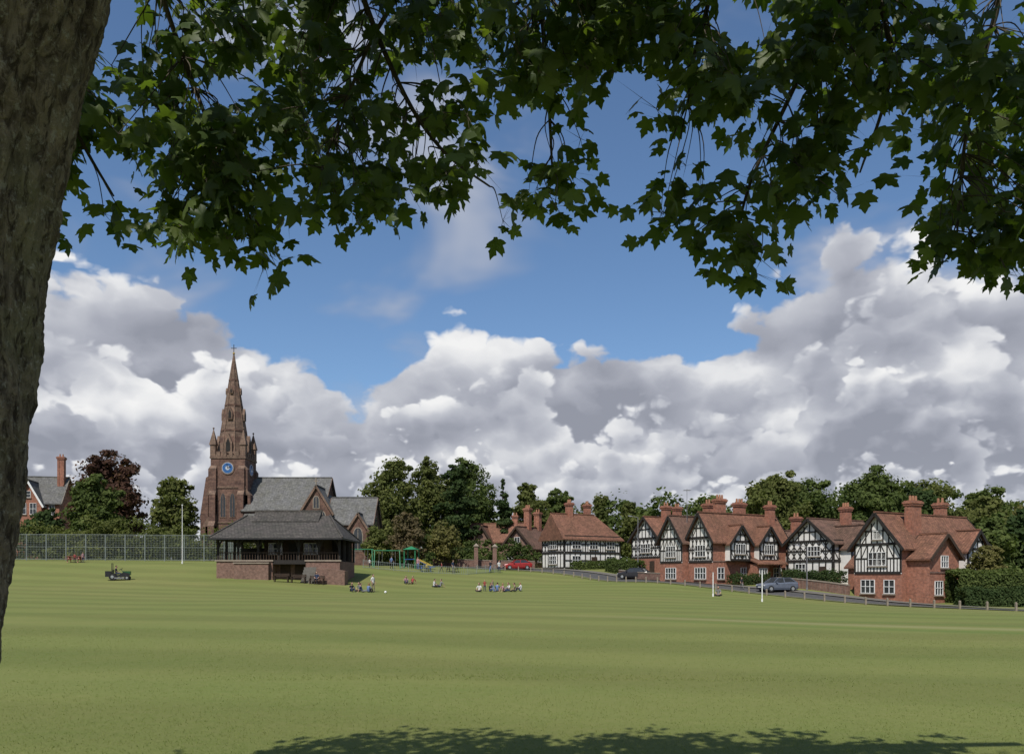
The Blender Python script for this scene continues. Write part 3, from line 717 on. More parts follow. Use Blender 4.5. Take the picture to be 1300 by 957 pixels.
def tree(name, x, y, ztop, zbase, w, mat, kind='round', dens=1., size=.27):
    g = gz(x, y); G = Grp(name, (x, y, 0)); H = ztop - zbase; zc = (ztop + zbase) / 2
    G.cyl('trunk', bark_far, (0, 0, g - .3), (R(-.2, .2), 0, zc), w * .035 + .08, w * .018 + .03, 9)
    ell = []
    if kind == 'round':
        k = 10
        ell.append(((0, 0, zc - H * .02), (w * .36, w * .36, H * .42)))
        for i in range(k):
            a = i * 2.4 + R(-.4, .4); u = (i + .5) / k; zz = zbase + H * (.14 + .66 * u) + R(-.04, .04) * H
            q = w * R(.25, .33) * math.sqrt(max(.15, 1 - (1.7 * (u - .4)) ** 2))
            rr = w * R(.15, .23); ell.append(((math.cos(a) * q, math.sin(a) * q, min(zz, ztop - rr)), (rr, rr, rr * .85)))
            G.cyl('limbs', bark_far, (0, 0, g + (zbase - g) * R(.6, 1.)), (ell[-1][0][0] * .9, ell[-1][0][1] * .9, zz), w * .014 + .03, .03, 6)
        for i in range(2):
            rr = w * R(.15, .22); ell.append(((R(-.16, .16) * w, R(-.1, .1) * w, ztop - rr * (.85 + .3 * i)), (rr, rr, rr)))
        cl = 150
    elif kind == 'cone':
        for i in range(9):
            t = i / 8; rr = w / 2 * (1 - t) ** .8 + .3
            for q in range(3 if t < .8 else 1):
                a = R(0, 6.28); ell.append(((math.cos(a) * rr * .4, math.sin(a) * rr * .4, zbase + H * t * .96), (rr * .7, rr * .7, H * .07)))
            G.cyl('limbs', bark_far, (0, 0, zbase + H * t * .9), (R(-.6, .6) * rr, R(-.6, .6) * rr, zbase + H * t * .9 + .2), .06, .02, 5)
        G.cyl('trunk', bark_far, (0, 0, zc - .2), (0, 0, ztop - .3), w * .02 + .03, .03, 7); cl = 110
    elif kind == 'cedar':
        for i in range(16):
            t = i / 15; a = i * 2.5; rr = w * (.30 - .17 * t); q = w * .25 * (1 - t * .85)
            c = (math.cos(a) * q, math.sin(a) * q, zbase + H * t * .95)
            ell.append((c, (rr, rr, H * .06))); G.cyl('limbs', bark_far, (0, 0, c[2] - .8), (c[0], c[1], c[2]), .14, .05, 6)
        G.cyl('trunk', bark_far, (0, 0, zc - .2), (0, 0, ztop - .5), w * .02 + .05, .05, 7); cl = 130
    elif kind == 'column':
        for i in range(6): ell.append(((R(-.1, .1) * w, R(-.1, .1) * w, zbase + H * (i + .5) / 6.3), (w * .4, w * .4, H * .13)))
        cl = 40
    cnt = int(w * H * 105 * dens * (.27 / size) ** 1.3)
    G.done()
    foliage('crown', mat, ell, min(cnt, 22000), cl, size, parent=G.e, flat=.6 if kind == 'cedar' else 1.)
T = tree
T('copper_beech_tree', -68.5, 135, 22.4, 5, 14.5, cp1); T('broadleaf_tree', -63.4, 121, 17., 3.5, 9.5, gr1); T('broadleaf_tree', -54.2, 128, 17.6, 3.5, 8.8, ol1)
T('broadleaf_tree', -50.6, 138, 15., 3.5, 6, yl1); T('broadleaf_tree', -77, 131, 12.5, 4, 8, dk1)
T('broadleaf_tree', -22.5, 150, 23.8, 4, 14.5, ol1); T('broadleaf_tree', -15.5, 160, 25., 5, 13.5, ol1); T('cedar_tree', -9.6, 139, 21., 3.5, 13, dk1, 'cedar', 1.2)
T('broadleaf_tree', -8, 162, 25.3, 5, 13, gr1); T('conifer_tree', -1.6, 141, 18.2, 4, 6.5, dk1, 'cone', 1.3); T('broadleaf_tree', 3.8, 150, 19, 4, 9.5, ol1)
T('broadleaf_tree', 9.5, 156, 18.5, 4, 9.5, gr1); T('poplar_tree', 16.6, 150, 17.4, 4, 3.4, ol1, 'column', 1.3); T('broadleaf_tree', 21.5, 141, 14.6, 4, 6.5, ol1)
T('birch_tree', 13, 146, 15., 5, 4.5, yl1, 'round', .7)
T('hawthorn_tree', -15.4, 117, 10.8, 3.6, 6.8, br1, 'round', .8, .2); T('hawthorn_tree', -10.2, 119, 9.6, 3.4, 6.2, yl1, 'round', .8, .2); T('hawthorn_tree', -20.5, 121, 9.2, 3.4, 5., ol1, 'round', .8, .2)
T('broadleaf_tree', 42.5, 131, 18.3, 3, 14., ol1); T('broadleaf_tree', 50.5, 138, 18.8, 3, 14, gr1); T('broadleaf_tree', 57., 124, 18.9, 2, 14.5, gr1)
T('broadleaf_tree', 73., 142, 18.9, 3, 17., ol1); T('broadleaf_tree', 64.8, 128, 16., 2, 12, dk1); T('broadleaf_tree', 66.5, 112, 12.9, 0, 10.5, ol1); T('broadleaf_tree', 74., 112, 13.6, 0, 10., yl1)
T('broadleaf_tree', 57., 95, 8.8, 0, 7.5, gr1); T('broadleaf_tree', 63, 98, 10., 0, 7.5, dk1); T('broadleaf_tree', 84., 140, 17.5, 2, 13., gr1)
T('ornamental_tree', 46.3, 77.5, 4.6, .2, 4., yl1, 'round', 1.2, .15)

ell = []
for k in range(70):
    x = -158 + k * 4.6 + R(-1, 1); zz = (10.5 if x < -20 else (13.5 if x < 25 else 19.5)) + R(-2.2, 2.6); ell.append(((x, 190 + R(-6, 6), zz * .5 + 1.), (5.6, 4.5, zz * .55)))
foliage('distant_trees', gr1, ell, 80000, 900, .5)
ell = []
x = -86
while x < -36:
    ell.append(((x, 113 + R(-1.5, 1.5), 5.6 + R(-.6, .6)), (2.8, 2., 3.2 + R(-.5, 1.2)))); x += R(1.2, 2.)
foliage('shrubbery', ol1, ell, 46000, 420, .17)
ell = []
x = -36
while x < 4:
    ell.append(((x, 126 + R(-1.5, 1.5), 4.2), (2.2, 1.6, 2.4 + R(-.5, .8)))); x += 1.7
foliage('shrub_border', gr1, ell, 24000, 240, .18)
def hedge(name, pts, h, t, mat, dens=260, sz=.1):
    C = []; Nn = []
    for a, b in zip(pts[:-1], pts[1:]):
        a, b = np.array(a, float), np.array(b, float); L = np.linalg.norm(b - a); n = int(L * dens * (h + t / 2)); u = (b - a) / L; v = np.array([u[1], -u[0]])
        s = rng.random(n) * L; face = rng.random(n)
        wob = np.array([noise.noise(Vector((q * .6, 3.1, 0))) for q in s]) * .7
        side = np.where(face < .42, 1, np.where(face < .75, -1, 0))
        off = np.where(side == 0, (rng.random(n) * 2 - 1) * t / 2, side * t / 2) + rng.normal(0, .13, n)
        zz = np.where(side == 0, h, rng.random(n) * h) + rng.normal(0, .12, n) + wob * (1 if h > 1 else .3) * np.where(side == 0, 1, rng.random(n))
        P = a + s[:, None] * u + off[:, None] * v; g = gzn(P)
        C.append(np.column_stack([P, g + zz])); Nn.append(np.column_stack([v[0] * side, v[1] * side, np.where(side == 0, 1., .3)]) + rng.normal(0, .5, (n, 3)))
    V = leaf_cloud(np.concatenate(C), np.concatenate(Nn), sz)
    return np_mesh(name, V, np.arange(len(V)).reshape(-1, 4), [mat])
hedge('hedge', [(41.2, 74.6), (48, 75.2), (60, 77)], 3.0, 2.2, gr1, 420, .12)
hedge('hedge', [(41., 72.8), (62, 73.5)], 1.5, 1.6, dk1, 420, .11)
hedge('hedge', [(31., 90.5), (35., 84.)], 1.5, 1., dk1, 380, .1)
hedge('hedge', [(24.8, 90.6), (30, 93.5)], 1.1, .8, dk1, 380, .09)
hedge('hedge', [(14., 115.), (17.5, 107.5)], 1.7, 1.1, gr1, 300, .12)
hedge('hedge', [(8.8, 117.6), (15.5, 121.5)], 1.0, .8, gr1, 300, .12)

# ------------------------------------------------------------------ tennis court fence
def court_fence():
    G = Grp('court_fence', (0, 0, 0)); x = -90.
    y = 105.
    while x < -38:
        z = gz(x, y); G.cyl('posts', fence_gr, (x, y, z - .3), (x, y, z + 3.5), .06, .06, 6)
        z2 = gz(x + 2.6, y)
        for h in (.15, 1.8, 3.45): G.cyl('rails', fence_gr, (x, y, z + h), (x + 2.6, y, z2 + h), .028, .028, 5)
        for k in range(13):
            xx = x + .2 * (k + .5); zz = z + (z2 - z) * (k + .5) / 13; G.box('mesh_wires', fence_gr, xx - .011, xx + .011, y - .01, y + .01, zz + .1, zz + 3.45)
        for k in range(11):
            h = .3 + k * .3; G.beam('mesh_wires', fence_gr, (x, y, z + h), (x + 2.6, y, z2 + h), .014, .014)
        x += 2.6
    for k in range(5):
        yy = 105 + k * 2.6; z = gz(-38, yy); G.cyl('posts', fence_gr, (-38, yy, z - .3), (-38, yy, z + 3.5), .06, .06, 6)
        for q in range(13): G.box('mesh_wires', fence_gr, -38.01, -37.99, yy + q * .2, yy + q * .2 + .022, z + .1, z + 3.45)
    G.done()
court_fence()
def pole(name, x, y, h, r, mat, r1=None, extra=None):
    G = Grp(name, (x, y, gz(x, y))); G.cyl('pole', mat, (0, 0, -.2), (0, 0, h), r, r1 or r, 8); G.cyl('base', mat, (0, 0, 0), (0, 0, .25), r * 1.6, r * 1.5, 8)
    if extra: extra(G)
    G.done()
pole('flagpole', -41.4, 100, 7.3, .06, white_paint, .035, lambda G: G.sphere('finial', white_paint, (0, 0, 7.35), .09))
pole('white_post', 17.8, 70.5, 2.1, .045, white_paint, None, lambda G: G.box('cap', white_paint, -.06, .06, -.06, .06, 2.1, 2.14))
pole('white_post', 20.1, 64., 2.5, .045, white_paint, None, lambda G: G.box('cap', white_paint, -.06, .06, -.06, .06, 2.5, 2.54))
def lampx(h):
    def f(G):
        G.beam('arm', lead, (0, 0, h - .05), (-.9, -.2, h + .12), .06, .06); G.prism('lantern', lead, [(-.85, -.27, h + .04), (-1.35, -.37, h + .1), (-1.35, -.25, h + .2), (-.85, -.15, h + .16)], (0, .12, .03))
    return f
pole('street_lamp', 17., 107.5, 8., .07, lead, .045, lampx(8.)); pole('street_lamp', 31.3, 84.5, 4.6, .06, lead, .04, lampx(4.6))
pole('street_lamp', 46.5, 86, 6.5, .06, lead, .04, lampx(6.5))
G = Grp('television_aerial', (21.2, 96.5, gz(22.95, 91) + 7.2)); G.cyl('mast', lead, (0, 0, 0), (0, 0, 4.4), .035, .025, 6)
for k in range(5): G.beam('elements', lead, (-.45, -.4 + .2 * k, 4.2), (.45, -.4 + .2 * k, 4.2), .025, .025)
G.beam('boom', lead, (0, -.5, 4.2), (0, .5, 4.2), .035, .035); G.done()

# ------------------------------------------------------------------ play area
def swings(x, y):
    c = paint('play_green', (.03, .2, .09)); G = Grp('playground_swing', (x, y, gz(x, y)), .15)
    for sx in (-1.8, 1.8):
        for sy in (-.8, .8): G.cyl('legs', c, (sx, sy, -.1), (sx * .95, 0, 2.4), .06, .06, 6)
    G.cyl('top_bar', c, (-1.9, 0, 2.4), (1.9, 0, 2.4), .06, .06, 6)
    for s in (-.9, .9):
        for q in (-.22, .22): G.cyl('chains', steel, (s + q, 0, 2.4), (s + q, .05, .5), .015, .015, 4)
        G.box('seats', black_paint, s - .25, s + .25, -.07, .15, .46, .5)
    G.done()
swings(-17.4, 111); swings(-21.6, 113)
def climb(x, y):
    c = paint('play_green', (.03, .2, .09)); b = paint('play_blue', (.03, .1, .32)); yl = paint('play_yellow', (.36, .27, .05))
    G = Grp('playground_climbing_frame', (x, y, gz(x, y)), -.2)
    for sx in (-.8, .8):
        for sy in (-.8, .8): G.box('posts', c, sx - .06, sx + .06, sy - .06, sy + .06, -.1, 2.7)
    G.box('platform', b, -.85, .85, -.85, .85, 1.2, 1.28)
    G.add('canopy', c, [(-1, -1, 2.6), (1, -1, 2.6), (1, 1, 2.6), (-1, 1, 2.6), (0, 0, 3.1)], [(3, 2, 1, 0), (0, 1, 4), (1, 2, 4), (2, 3, 4), (3, 0, 4)])
    G.prism('slide', b, [(.85, -.3, 1.2), (3., -.3, .2), (3.5, -.3, .2), (3.5, -.3, .12), (2.95, -.3, .12), (.85, -.3, 1.1)], (0, .6, 0))
    for s in (-.3, .3): G.beam('slide_sides', yl, (.85, s, 1.3), (3., s, .3), .05, .2)
    for k in range(5): G.beam('ladder', steel, (-1.3 + k * .1, -.3, .2 + k * .22), (-1.3 + k * .1, .3, .2 + k * .22), .04, .04)
    for s in (-.3, .3): G.beam('ladder', steel, (-1.4, s, 0), (-.85, s, 1.25), .05, .05)
    G.done()
climb(-14.2, 112.5)
def picnic(x, y, rot, col):
    G = Grp('picnic_table', (x, y, gz(x, y)), rot)
    for k in range(5): G.box('table_top', col, -.9, .9, -.37 + k * .15, -.24 + k * .15, .72, .76)
    for s in (-.75, .75): G.box('seats', col, -.9, .9, s - .13, s + .13, .43, .47)
    for sx in (-.6, .6):
        G.beam('legs', col, (sx, -.7, 0), (sx, -.2, .72), .08, .05); G.beam('legs', col, (sx, .7, 0), (sx, .2, .72), .08, .05); G.beam('legs', col, (sx, -.75, .4), (sx, .75, .4), .06, .05)
    G.done()
picnic(-11.8, 108.5, .3, paint('play_blue', (.03, .1, .32))); picnic(-8.2, 109.5, -.3, timber_br); picnic(-55.5, 101, .2, paint('play_red', (.3, .04, .035)))
def bowtop(pts):
    G = Grp('bow_top_railing', (0, 0, 0))
    for a, b in zip(pts[:-1], pts[1:]):
        a, b = Vector(a), Vector(b); n = int((b - a).length / .25)
        for k in range(n):
            p = a.lerp(b, k / n); z = gz(*p); G.box('bars', fence_gr, p.x - .015, p.x + .015, p.y - .015, p.y + .015, z, z + 1.05)
            if k % 8 == 0:
                q = a.lerp(b, min(1, (k + 8) / n)); z2 = gz(*q)
                for h in (.12, .98): G.beam('rails', fence_gr, (p.x, p.y, z + h), (q.x, q.y, z2 + h), .04, .04)
                G.box('posts', fence_gr, p.x - .035, p.x + .035, p.y - .035, p.y + .035, z, z + 1.15)
    G.done()
bowtop([(-19.8, 106), (-6, 106.5), (-2, 112)])
def pillar(x, y, h):
    G = Grp('gate_pillar', (x, y, gz(x, y))); G.box('shaft', brick_dk, -.3, .3, -.3, .3, -.3, h); G.box('cap', pale_stone, -.4, .4, -.4, .4, h, h + .15)
    G.add('finial', pale_stone, [(-.35, -.35, h + .15), (.35, -.35, h + .15), (.35, .35, h + .15), (-.35, .35, h + .15), (0, 0, h + .5)], [(0, 1, 4), (1, 2, 4), (2, 3, 4), (3, 0, 4)]); G.done()
pillar(-5.4, 120, 3.2); pillar(-2.6, 120, 3.2)

# ------------------------------------------------------------------ vehicles
def car(name, x, y, rot, col):
    G = Grp(name, (x, y, gz(x, y) + .03), rot); c = paint(name + '_paint_%d' % int(x * 10), col, .22)
    S = [(-2.08, .42, .66, .66), (-2.0, .24, .78, .80), (-1.6, .2, .86, .85), (-.85, .2, .96, .88), (0, .2, .98, .88), (1.0, .2, 1.0, .88), (1.75, .22, 1.0, .86), (2.02, .28, .95, .8), (2.1, .42, .72, .72)]
    vs = []; fs = []
    for xx, zb, zt, w in S:
        vs += [(xx, -w * .92, zb), (xx, -w, zb + .22), (xx, -w, zt - .14), (xx, -w * .9, zt), (xx, w * .9, zt), (xx, w, zt - .14), (xx, w, zb + .22), (xx, w * .92, zb)]
    for i in range(len(S) - 1):
        for k in range(8): a, b = i * 8 + k, i * 8 + (k + 1) % 8; fs.append((a, b, b + 8, a + 8))
    fs += [tuple(range(7, -1, -1)), tuple(range(len(vs) - 8, len(vs)))]
    G.add('body', c, vs, fs)
    Gs = [(-.98, .94, .8), (-.3, 1.42, .64), (.3, 1.47, .64), (1.1, 1.43, .62), (1.85, .98, .74)]
    vs = []; fs = []
    base = [(-.98, .8), (-.3, .82), (.3, .82), (1.1, .82), (1.85, .76)]
    for (xx, zt, w), (xb, wb) in zip(Gs, base): vs += [(xx, -wb, .93), (xx, -w, zt), (xx, w, zt), (xx, wb, .93)]
    for i in range(4):
        for k in range(3): a = i * 4 + k; fs.append((a, a + 1, a + 5, a + 4))
    G.add('windows', glass, vs, fs)
    G.add('roof_panel', c, [(-.34, -.62, 1.425), (.3, -.63, 1.487), (1.15, -.61, 1.44), (1.15, .61, 1.44), (.3, .63, 1.487), (-.34, .62, 1.425)], [(0, 1, 2, 3, 4, 5)])
    for s in (-1, 1):
        G.beam('pillars', c, (-.98, s * .81, .95), (-.3, s * .65, 1.43), .06, .07); G.beam('pillars', c, (.32, s * .83, .95), (.3, s * .65, 1.47), .08, .05)
        G.beam('pillars', c, (1.84, s * .77, .97), (1.12, s * .63, 1.44), .1, .09); G.beam('pillars', c, (-.3, s * .655, 1.43), (1.12, s * .64, 1.45), .05, .05)
        G.box('lights', paint('headlamp', (.7, .7, .7), .1), -2.06, -1.9, s * .62 - .14, s * .62 + .14, .6, .74); G.box('lights', paint('tail_lamp', (.4, .01, .01), .2), 2.0, 2.1, s * .62 - .13, s * .62 + .13, .66, .86)
        G.box('mirrors', c, -.75, -.6, s * .95 - .08, s * .95 + .08, .95, 1.06)
        for xx in (-1.3, 1.3):
            G.cyl('wheels', rubber, (xx, s * .7, .31), (xx, s * .9, .31), .32, .32, 18); G.cyl('wheels', steel, (xx, s * .88, .31), (xx, s * .915, .31), .19, .17, 12)
    G.box('bumpers', black_paint, -2.12, -2.02, -.6, .6, .3, .42); G.box('number_plate', white_paint, -2.14, -2.121, -.26, .26, .44, .55)
    G.done()
car('parked_car', 27.9, 83.8, math.radians(16), (.12, .14, .18))
car('parked_car', 16.0, 104.5, math.radians(-30), (.03, .03, .035))
car('parked_car', .8, 117.5, math.radians(10), (.3, .025, .025))

def quad(x, y, rot):
    G = Grp('ride_on_mower', (x, y, gz(x, y)), rot)
    G.prism('body', black_paint, [(-1., -.3, .35), (.9, -.3, .35), (1.0, -.3, .7), (.4, -.3, .85), (-.1, -.3, .55), (-.9, -.3, .6)], (0, .6, 0))
    G.box('engine_cover', paint('mower_green', (.02, .08, .03)), .3, 1.05, -.28, .28, .55, .95); G.box('cutting_deck', lead, -.45, .5, -.6, .6, .14, .3)
    G.box('seat', black_paint, -.6, -.15, -.24, .24, .6, .72); G.box('seat', black_paint, -.68, -.58, -.24, .24, .65, 1.1)
    G.cyl('steering_column', steel, (.3, 0, .85), (.12, 0, 1.15), .03, .03, 6); G.cyl('steering_wheel', black_paint, (.12, 0, 1.14), (.1, 0, 1.18), .19, .19, 12)
    for sx, r in ((-.65, .34), (.75, .24)):
        for s in (-1, 1): G.cyl('wheels', rubber, (sx, s * .35, r), (sx, s * .58, r), r, r, 16); G.cyl('wheels', steel, (sx, s * .57, r), (sx, s * .6, r), r * .5, r * .45, 10)
    G.box('grass_collector', black_paint, -1.35, -.8, -.45, .45, .35, .95)
    for s in (-.35, .35): G.beam('roll_bar', black_paint, (-.72, s, .6), (-.72, s, 1.75), .06, .06)
    G.beam('roll_bar', black_paint, (-.72, -.38, 1.75), (-.72, .38, 1.75), .06, .06)
    G.done()
quad(-41.6, 84.5, .3)

# ------------------------------------------------------------------ people
skin_m = nmat('skin', (.42, .26, .19), (.36, .21, .15), 6., rough=.6)
skin_mod_cache = {}
def base_pose(kind):
    if kind == 'stand':
        P = dict(pelvis=(0, 0, .95), spine=(0, .01, 1.12), chest=(0, .01, 1.33), neck=(0, .01, 1.5), head=(0, -.02, 1.6), crown=(0, -.005, 1.69))
        for s, k in ((1, 'L'), (-1, 'R')):
            P.update({'hip' + k: (s * .095, 0, .9), 'knee' + k: (s * .11, -.03 - .04 * s, .5), 'ank' + k: (s * .12, .02 - .05 * s, .09), 'toe' + k: (s * .14, -.14 - .05 * s, .035),
                      'sh' + k: (s * .18, .01, 1.4), 'elb' + k: (s * .25, .04, 1.12), 'wri' + k: (s * .25, -.07, .89), 'hand' + k: (s * .25, -.1, .81)})
    elif kind == 'walk':
        P = base_pose('stand')
        P.update(kneeL=(.1, -.2, .53), ankL=(.11, -.27, .1), toeL=(.12, -.44, .05), kneeR=(-.1, .06, .5), ankR=(-.11, .28, .14), toeR=(-.11, .14, .04), elbL=(.24, .14, 1.13), wriL=(.24, .08, .9), handL=(.24, .06, .82), elbR=(-.24, -.05, 1.13), wriR=(-.24, -.24, .96), handR=(-.24, -.3, .9))
    elif kind == 'bench':
        P = dict(pelvis=(0, .05, .54), spine=(0, .08, .72), chest=(0, .08, .93), neck=(0, .05, 1.1), head=(0, .01, 1.2), crown=(0, .02, 1.29))
        for s, k in ((1, 'L'), (-1, 'R')):
            P.update({'hip' + k: (s * .1, 0, .53), 'knee' + k: (s * .13, -.42, .53), 'ank' + k: (s * .13, -.42, .1), 'toe' + k: (s * .14, -.58, .04),
                      'sh' + k: (s * .18, .06, 1.0), 'elb' + k: (s * .24, .0, .76), 'wri' + k: (s * .14, -.2, .64), 'hand' + k: (s * .1, -.28, .63)})
    elif kind == 'lean':
        P = dict(pelvis=(0, 0, .12), spine=(0, .09, .3), chest=(0, .17, .49), neck=(0, .18, .66), head=(0, .14, .76), crown=(0, .15, .85))
        for s, k in ((1, 'L'), (-1, 'R')):
            P.update({'hip' + k: (s * .1, -.03, .11), 'knee' + k: (s * .12, -.44, .17 + .1 * (s > 0)), 'ank' + k: (s * .1, -.83, .07), 'toe' + k: (s * .12, -.92, .2),
                      'sh' + k: (s * .19, .17, .56), 'elb' + k: (s * .27, .34, .32), 'wri' + k: (s * .28, .4, .07), 'hand' + k: (s * .29, .46, .035)})
    else:
        P = dict(pelvis=(0, 0, .12), spine=(0, .03, .31), chest=(0, .0, .52), neck=(0, -.05, .68), head=(0, -.1, .78), crown=(0, -.09, .87))
        for s, k in ((1, 'L'), (-1, 'R')):
            if kind == 'sit': kn, an, to = (s * .15, -.34, .45), (s * .13, -.52, .09), (s * .14, -.68, .035)
            else: kn, an, to = (s * .36, -.26, .16), (-s * .05, -.36 - .05 * s, .08), (-s * .18, -.38 - .05 * s, .05)
            hz = .36 if kind == 'sit' else .2
            P.update({'hip' + k: (s * .1, -.03, .12), 'knee' + k: kn, 'ank' + k: an, 'toe' + k: to, 'sh' + k: (s * .18, -.01, .59), 'elb' + k: (s * .24, -.14, .38), 'wri' + k: (s * .14, -.34, hz), 'hand' + k: (s * .09, -.4, hz - .01)})
    return P
RAD = dict(pelvis=.135, spine=.12, chest=.14, neck=.052, head=.088, crown=.07, hip=.092, knee=.06, ank=.042, toe=.036, sh=.062, elb=.043, wri=.03, hand=.03)
EDG = [('pelvis', 'spine', 1), ('spine', 'chest', 1), ('chest', 'neck', 1), ('neck', 'head', 0), ('head', 'crown', 0)]
for k in 'LR': EDG += [('pelvis', 'hip' + k, 2), ('hip' + k, 'knee' + k, 2), ('knee' + k, 'ank' + k, 2), ('ank' + k, 'toe' + k, 3), ('chest', 'sh' + k, 1), ('sh' + k, 'elb' + k, 1), ('elb' + k, 'wri' + k, 0), ('wri' + k, 'hand' + k, 0)]
def body_mesh(kind):
    if kind in skin_mod_cache: return skin_mod_cache[kind]
    P = base_pose(kind); names = list(P); idx = {n: i for i, n in enumerate(names)}
    me = bpy.data.meshes.new('sk'); me.from_pydata([P[n] for n in names], [(idx[a], idx[b]) for a, b, _ in EDG], [])
    o = bpy.data.objects.new('sk', me); scene.collection.objects.link(o)
    md = o.modifiers.new('Skin', 'SKIN'); md.use_smooth_shade = True
    for n in names:
        sv = me.skin_vertices[0].data[idx[n]]; r = RAD[n.rstrip('LR')] if n[-1] in 'LR' else RAD[n]; sv.radius = (r, r * (.85 if n in ('chest', 'spine') else 1)); sv.use_root = (n == 'pelvis')
    o.modifiers.new('Sub', 'SUBSURF').levels = 1
    dg = bpy.context.evaluated_depsgraph_get(); dg.update()
    ev = o.evaluated_get(dg).to_mesh()
    V = [tuple(v.co) for v in ev.vertices]; Fc = [tuple(p.vertices) for p in ev.polygons]
    lab = []
    for p in ev.polygons:
        c = Vector(p.center); best = (9, 0)
        for a, b, l in EDG:
            A, B = Vector(P[a]), Vector(P[b]); t = max(0, min(1, (c - A).dot(B - A) / (B - A).length_squared))
            ra = RAD[a.rstrip('LR')] if a[-1] in 'LR' else RAD[a]; rb = RAD[b.rstrip('LR')] if b[-1] in 'LR' else RAD[b]
            d = (c - A.lerp(B, t)).length - (ra + (rb - ra) * t)
            if d < best[0]: best = (d, l if not (a == 'chest' and b == 'neck' and t > .75) else 0)
        lab.append(best[1])
    bpy.data.objects.remove(o, do_unlink=True)
    skin_mod_cache[kind] = (P, V, Fc, lab); return skin_mod_cache[kind]
def person(x, y, rot, kind, top, bottom, hair=(.05, .03, .02), sc=1., long=False, dz=0., name='person'):
    P, V, Fc, lab = body_mesh(kind)
    G = Grp(name, (x, y, gz(x, y) + dz), rot); G.e.scale = (sc, sc, sc)
    cm = lambda c, t: paint('%s_%02x%02x%02x' % (t, *[int(v * 255) for v in c]), c, .9)
    ms = [skin_m, cm(top, 'cloth'), cm(bottom, 'cloth'), cm((.06, .05, .045), 'shoe')]; hm = cm(hair, 'hair')
    G.parts['body'] = dict(v=list(V), f=[list(f) for f in Fc], mi=list(lab), mats=ms)
    hx, hy, hz = P['head']; hz += .035
    G.sphere('head', skin_m, (hx, hy, hz), (.078, .096, .118), 12, 10)
    G.sphere('hair', hm, (hx, hy + .022, hz + .03), (.088, .098, .106), 12, 8)
    if long: G.sphere('hair', hm, (hx, hy + .075, hz - .08), (.08, .045, .14), 10, 6)
    for s in (-1, 1):
        G.sphere('eyes', ms[3], (hx + s * .032, hy - .087, hz + .002), (.013, .01, .008), 6, 4); G.sphere('ears', skin_m, (hx + s * .082, hy + .005, hz - .005), (.012, .022, .032), 6, 4)
    G.cyl('nose', skin_m, (hx, hy - .088, hz + .005), (hx, hy - .112, hz - .03), .008, .015, 6); G.sphere('mouth', paint('lips', (.3, .08, .07)), (hx, hy - .088, hz - .055), (.024, .008, .007), 6, 4)
    for k, s in (('L', 1), ('R', -1)):
        w, h = Vector(P['wri' + k]), Vector(P['hand' + k]); dd = (h - w).normalized(); sd = dd.cross(Vector((0, 0, 1)) if abs(dd.z) < .8 else Vector((0, 1, 0))).normalized(); nn = sd.cross(dd)
        for q, L in ((-1.5, .062), (-.5, .075), (.5, .08), (1.5, .068)):
            a = h + sd * q * .019; b = a + dd * L * .6; c2 = b + (dd * .7 - nn * .7) * L * .4
            G.cyl('fingers', skin_m, a, b, .009, .008, 5); G.cyl('fingers', skin_m, b, c2, .008, .006, 5)
        a = w.lerp(h, .5) + sd * s * .02; G.cyl('fingers', skin_m, a, a + (dd * .5 + sd * s * .8) * .06, .011, .008, 5)
    G.done(smooth=('body', 'head', 'hair'))
W_, K_, N_, B_ = (.6, .6, .58), (.02, .02, .025), (.03, .045, .09), (.12, .18, .33)
Rd, Pk, Gy, Kh = (.28, .05, .045), (.4, .22, .24), (.17, .17, .17), (.22, .18, .12)
rad = math.radians
person(-13.7, 78.5, rad(60), 'stand', W_, Kh)
person(-15.6, 77.5, rad(30), 'sit', K_, N_, long=True); person(-15.0, 78.3, rad(-30), 'cross', Gy, K_, long=True); person(-14.5, 77.2, rad(100), 'lean', N_, Gy); person(-13.9, 77.1, rad(150), 'sit', B_, K_, hair=(.2, .12, .05), long=True)
person(-12.0, 90., rad(20), 'sit', Pk, N_, long=True); person(-11.3, 90.2, rad(-20), 'lean', Rd, Kh); person(-8.5, 87., rad(80), 'cross', W_, K_); person(-7.9, 87.2, rad(-60), 'lean', Gy, N_)
gp = [(-3.3, 80.6, 'cross', W_, K_), (-2.8, 81.6, 'stand', Rd, N_), (-2.2, 80.3, 'sit', K_, B_), (-1.5, 81.2, 'cross', B_, Kh), (-.8, 80.0, 'lean', Pk, N_), (-.3, 81.0, 'sit', W_, Gy), (.3, 80.2, 'cross', Kh, K_), (.9, 80.9, 'sit', W_, N_), (-2.0, 81.9, 'walk', Kh, B_)]
for i, (x, y, k, t, b) in enumerate(gp): person(x, y, rad([-20, 10, 60, 170, 120, -60, -90, -110, 40][i]), k, t, b, hair=[(.05, .03, .02), (.25, .16, .07), (.1, .05, .03)][i % 3], long=i % 2 == 0, sc=.68 if k in ('stand', 'walk') else 1.)
person(18.6, 71.8, rad(-20), 'cross', Gy, K_)
person(-20.6, 84.0, 0, 'bench', N_, K_)
person(-41.9, 84.4, rad(105), 'bench', K_, N_, dz=.2, name='mower_driver')
for i, (x, y, k, t, b) in enumerate([(-16.5, 109., 'walk', B_, K_), (-11.5, 107.3, 'stand', (.4, .32, .07), N_), (-9.6, 108.6, 'walk', Rd, K_), (-8., 108., 'stand', N_, Gy), (-13., 110, 'stand', Pk, B_), (-55., 100.2, 'stand', Rd, K_), (-54.2, 100.6, 'stand', Pk, N_), (-3., 110.5, 'walk', K_, B_), (-1.8, 110.9, 'stand', W_, N_), (-19.4, 108.4, 'stand', W_, K_), (24.8, 86.0, 'walk', K_, Gy)]):
    person(x, y, R(-3, 3), k, t, b, sc=[1., .7, .75, 1.][i % 4])
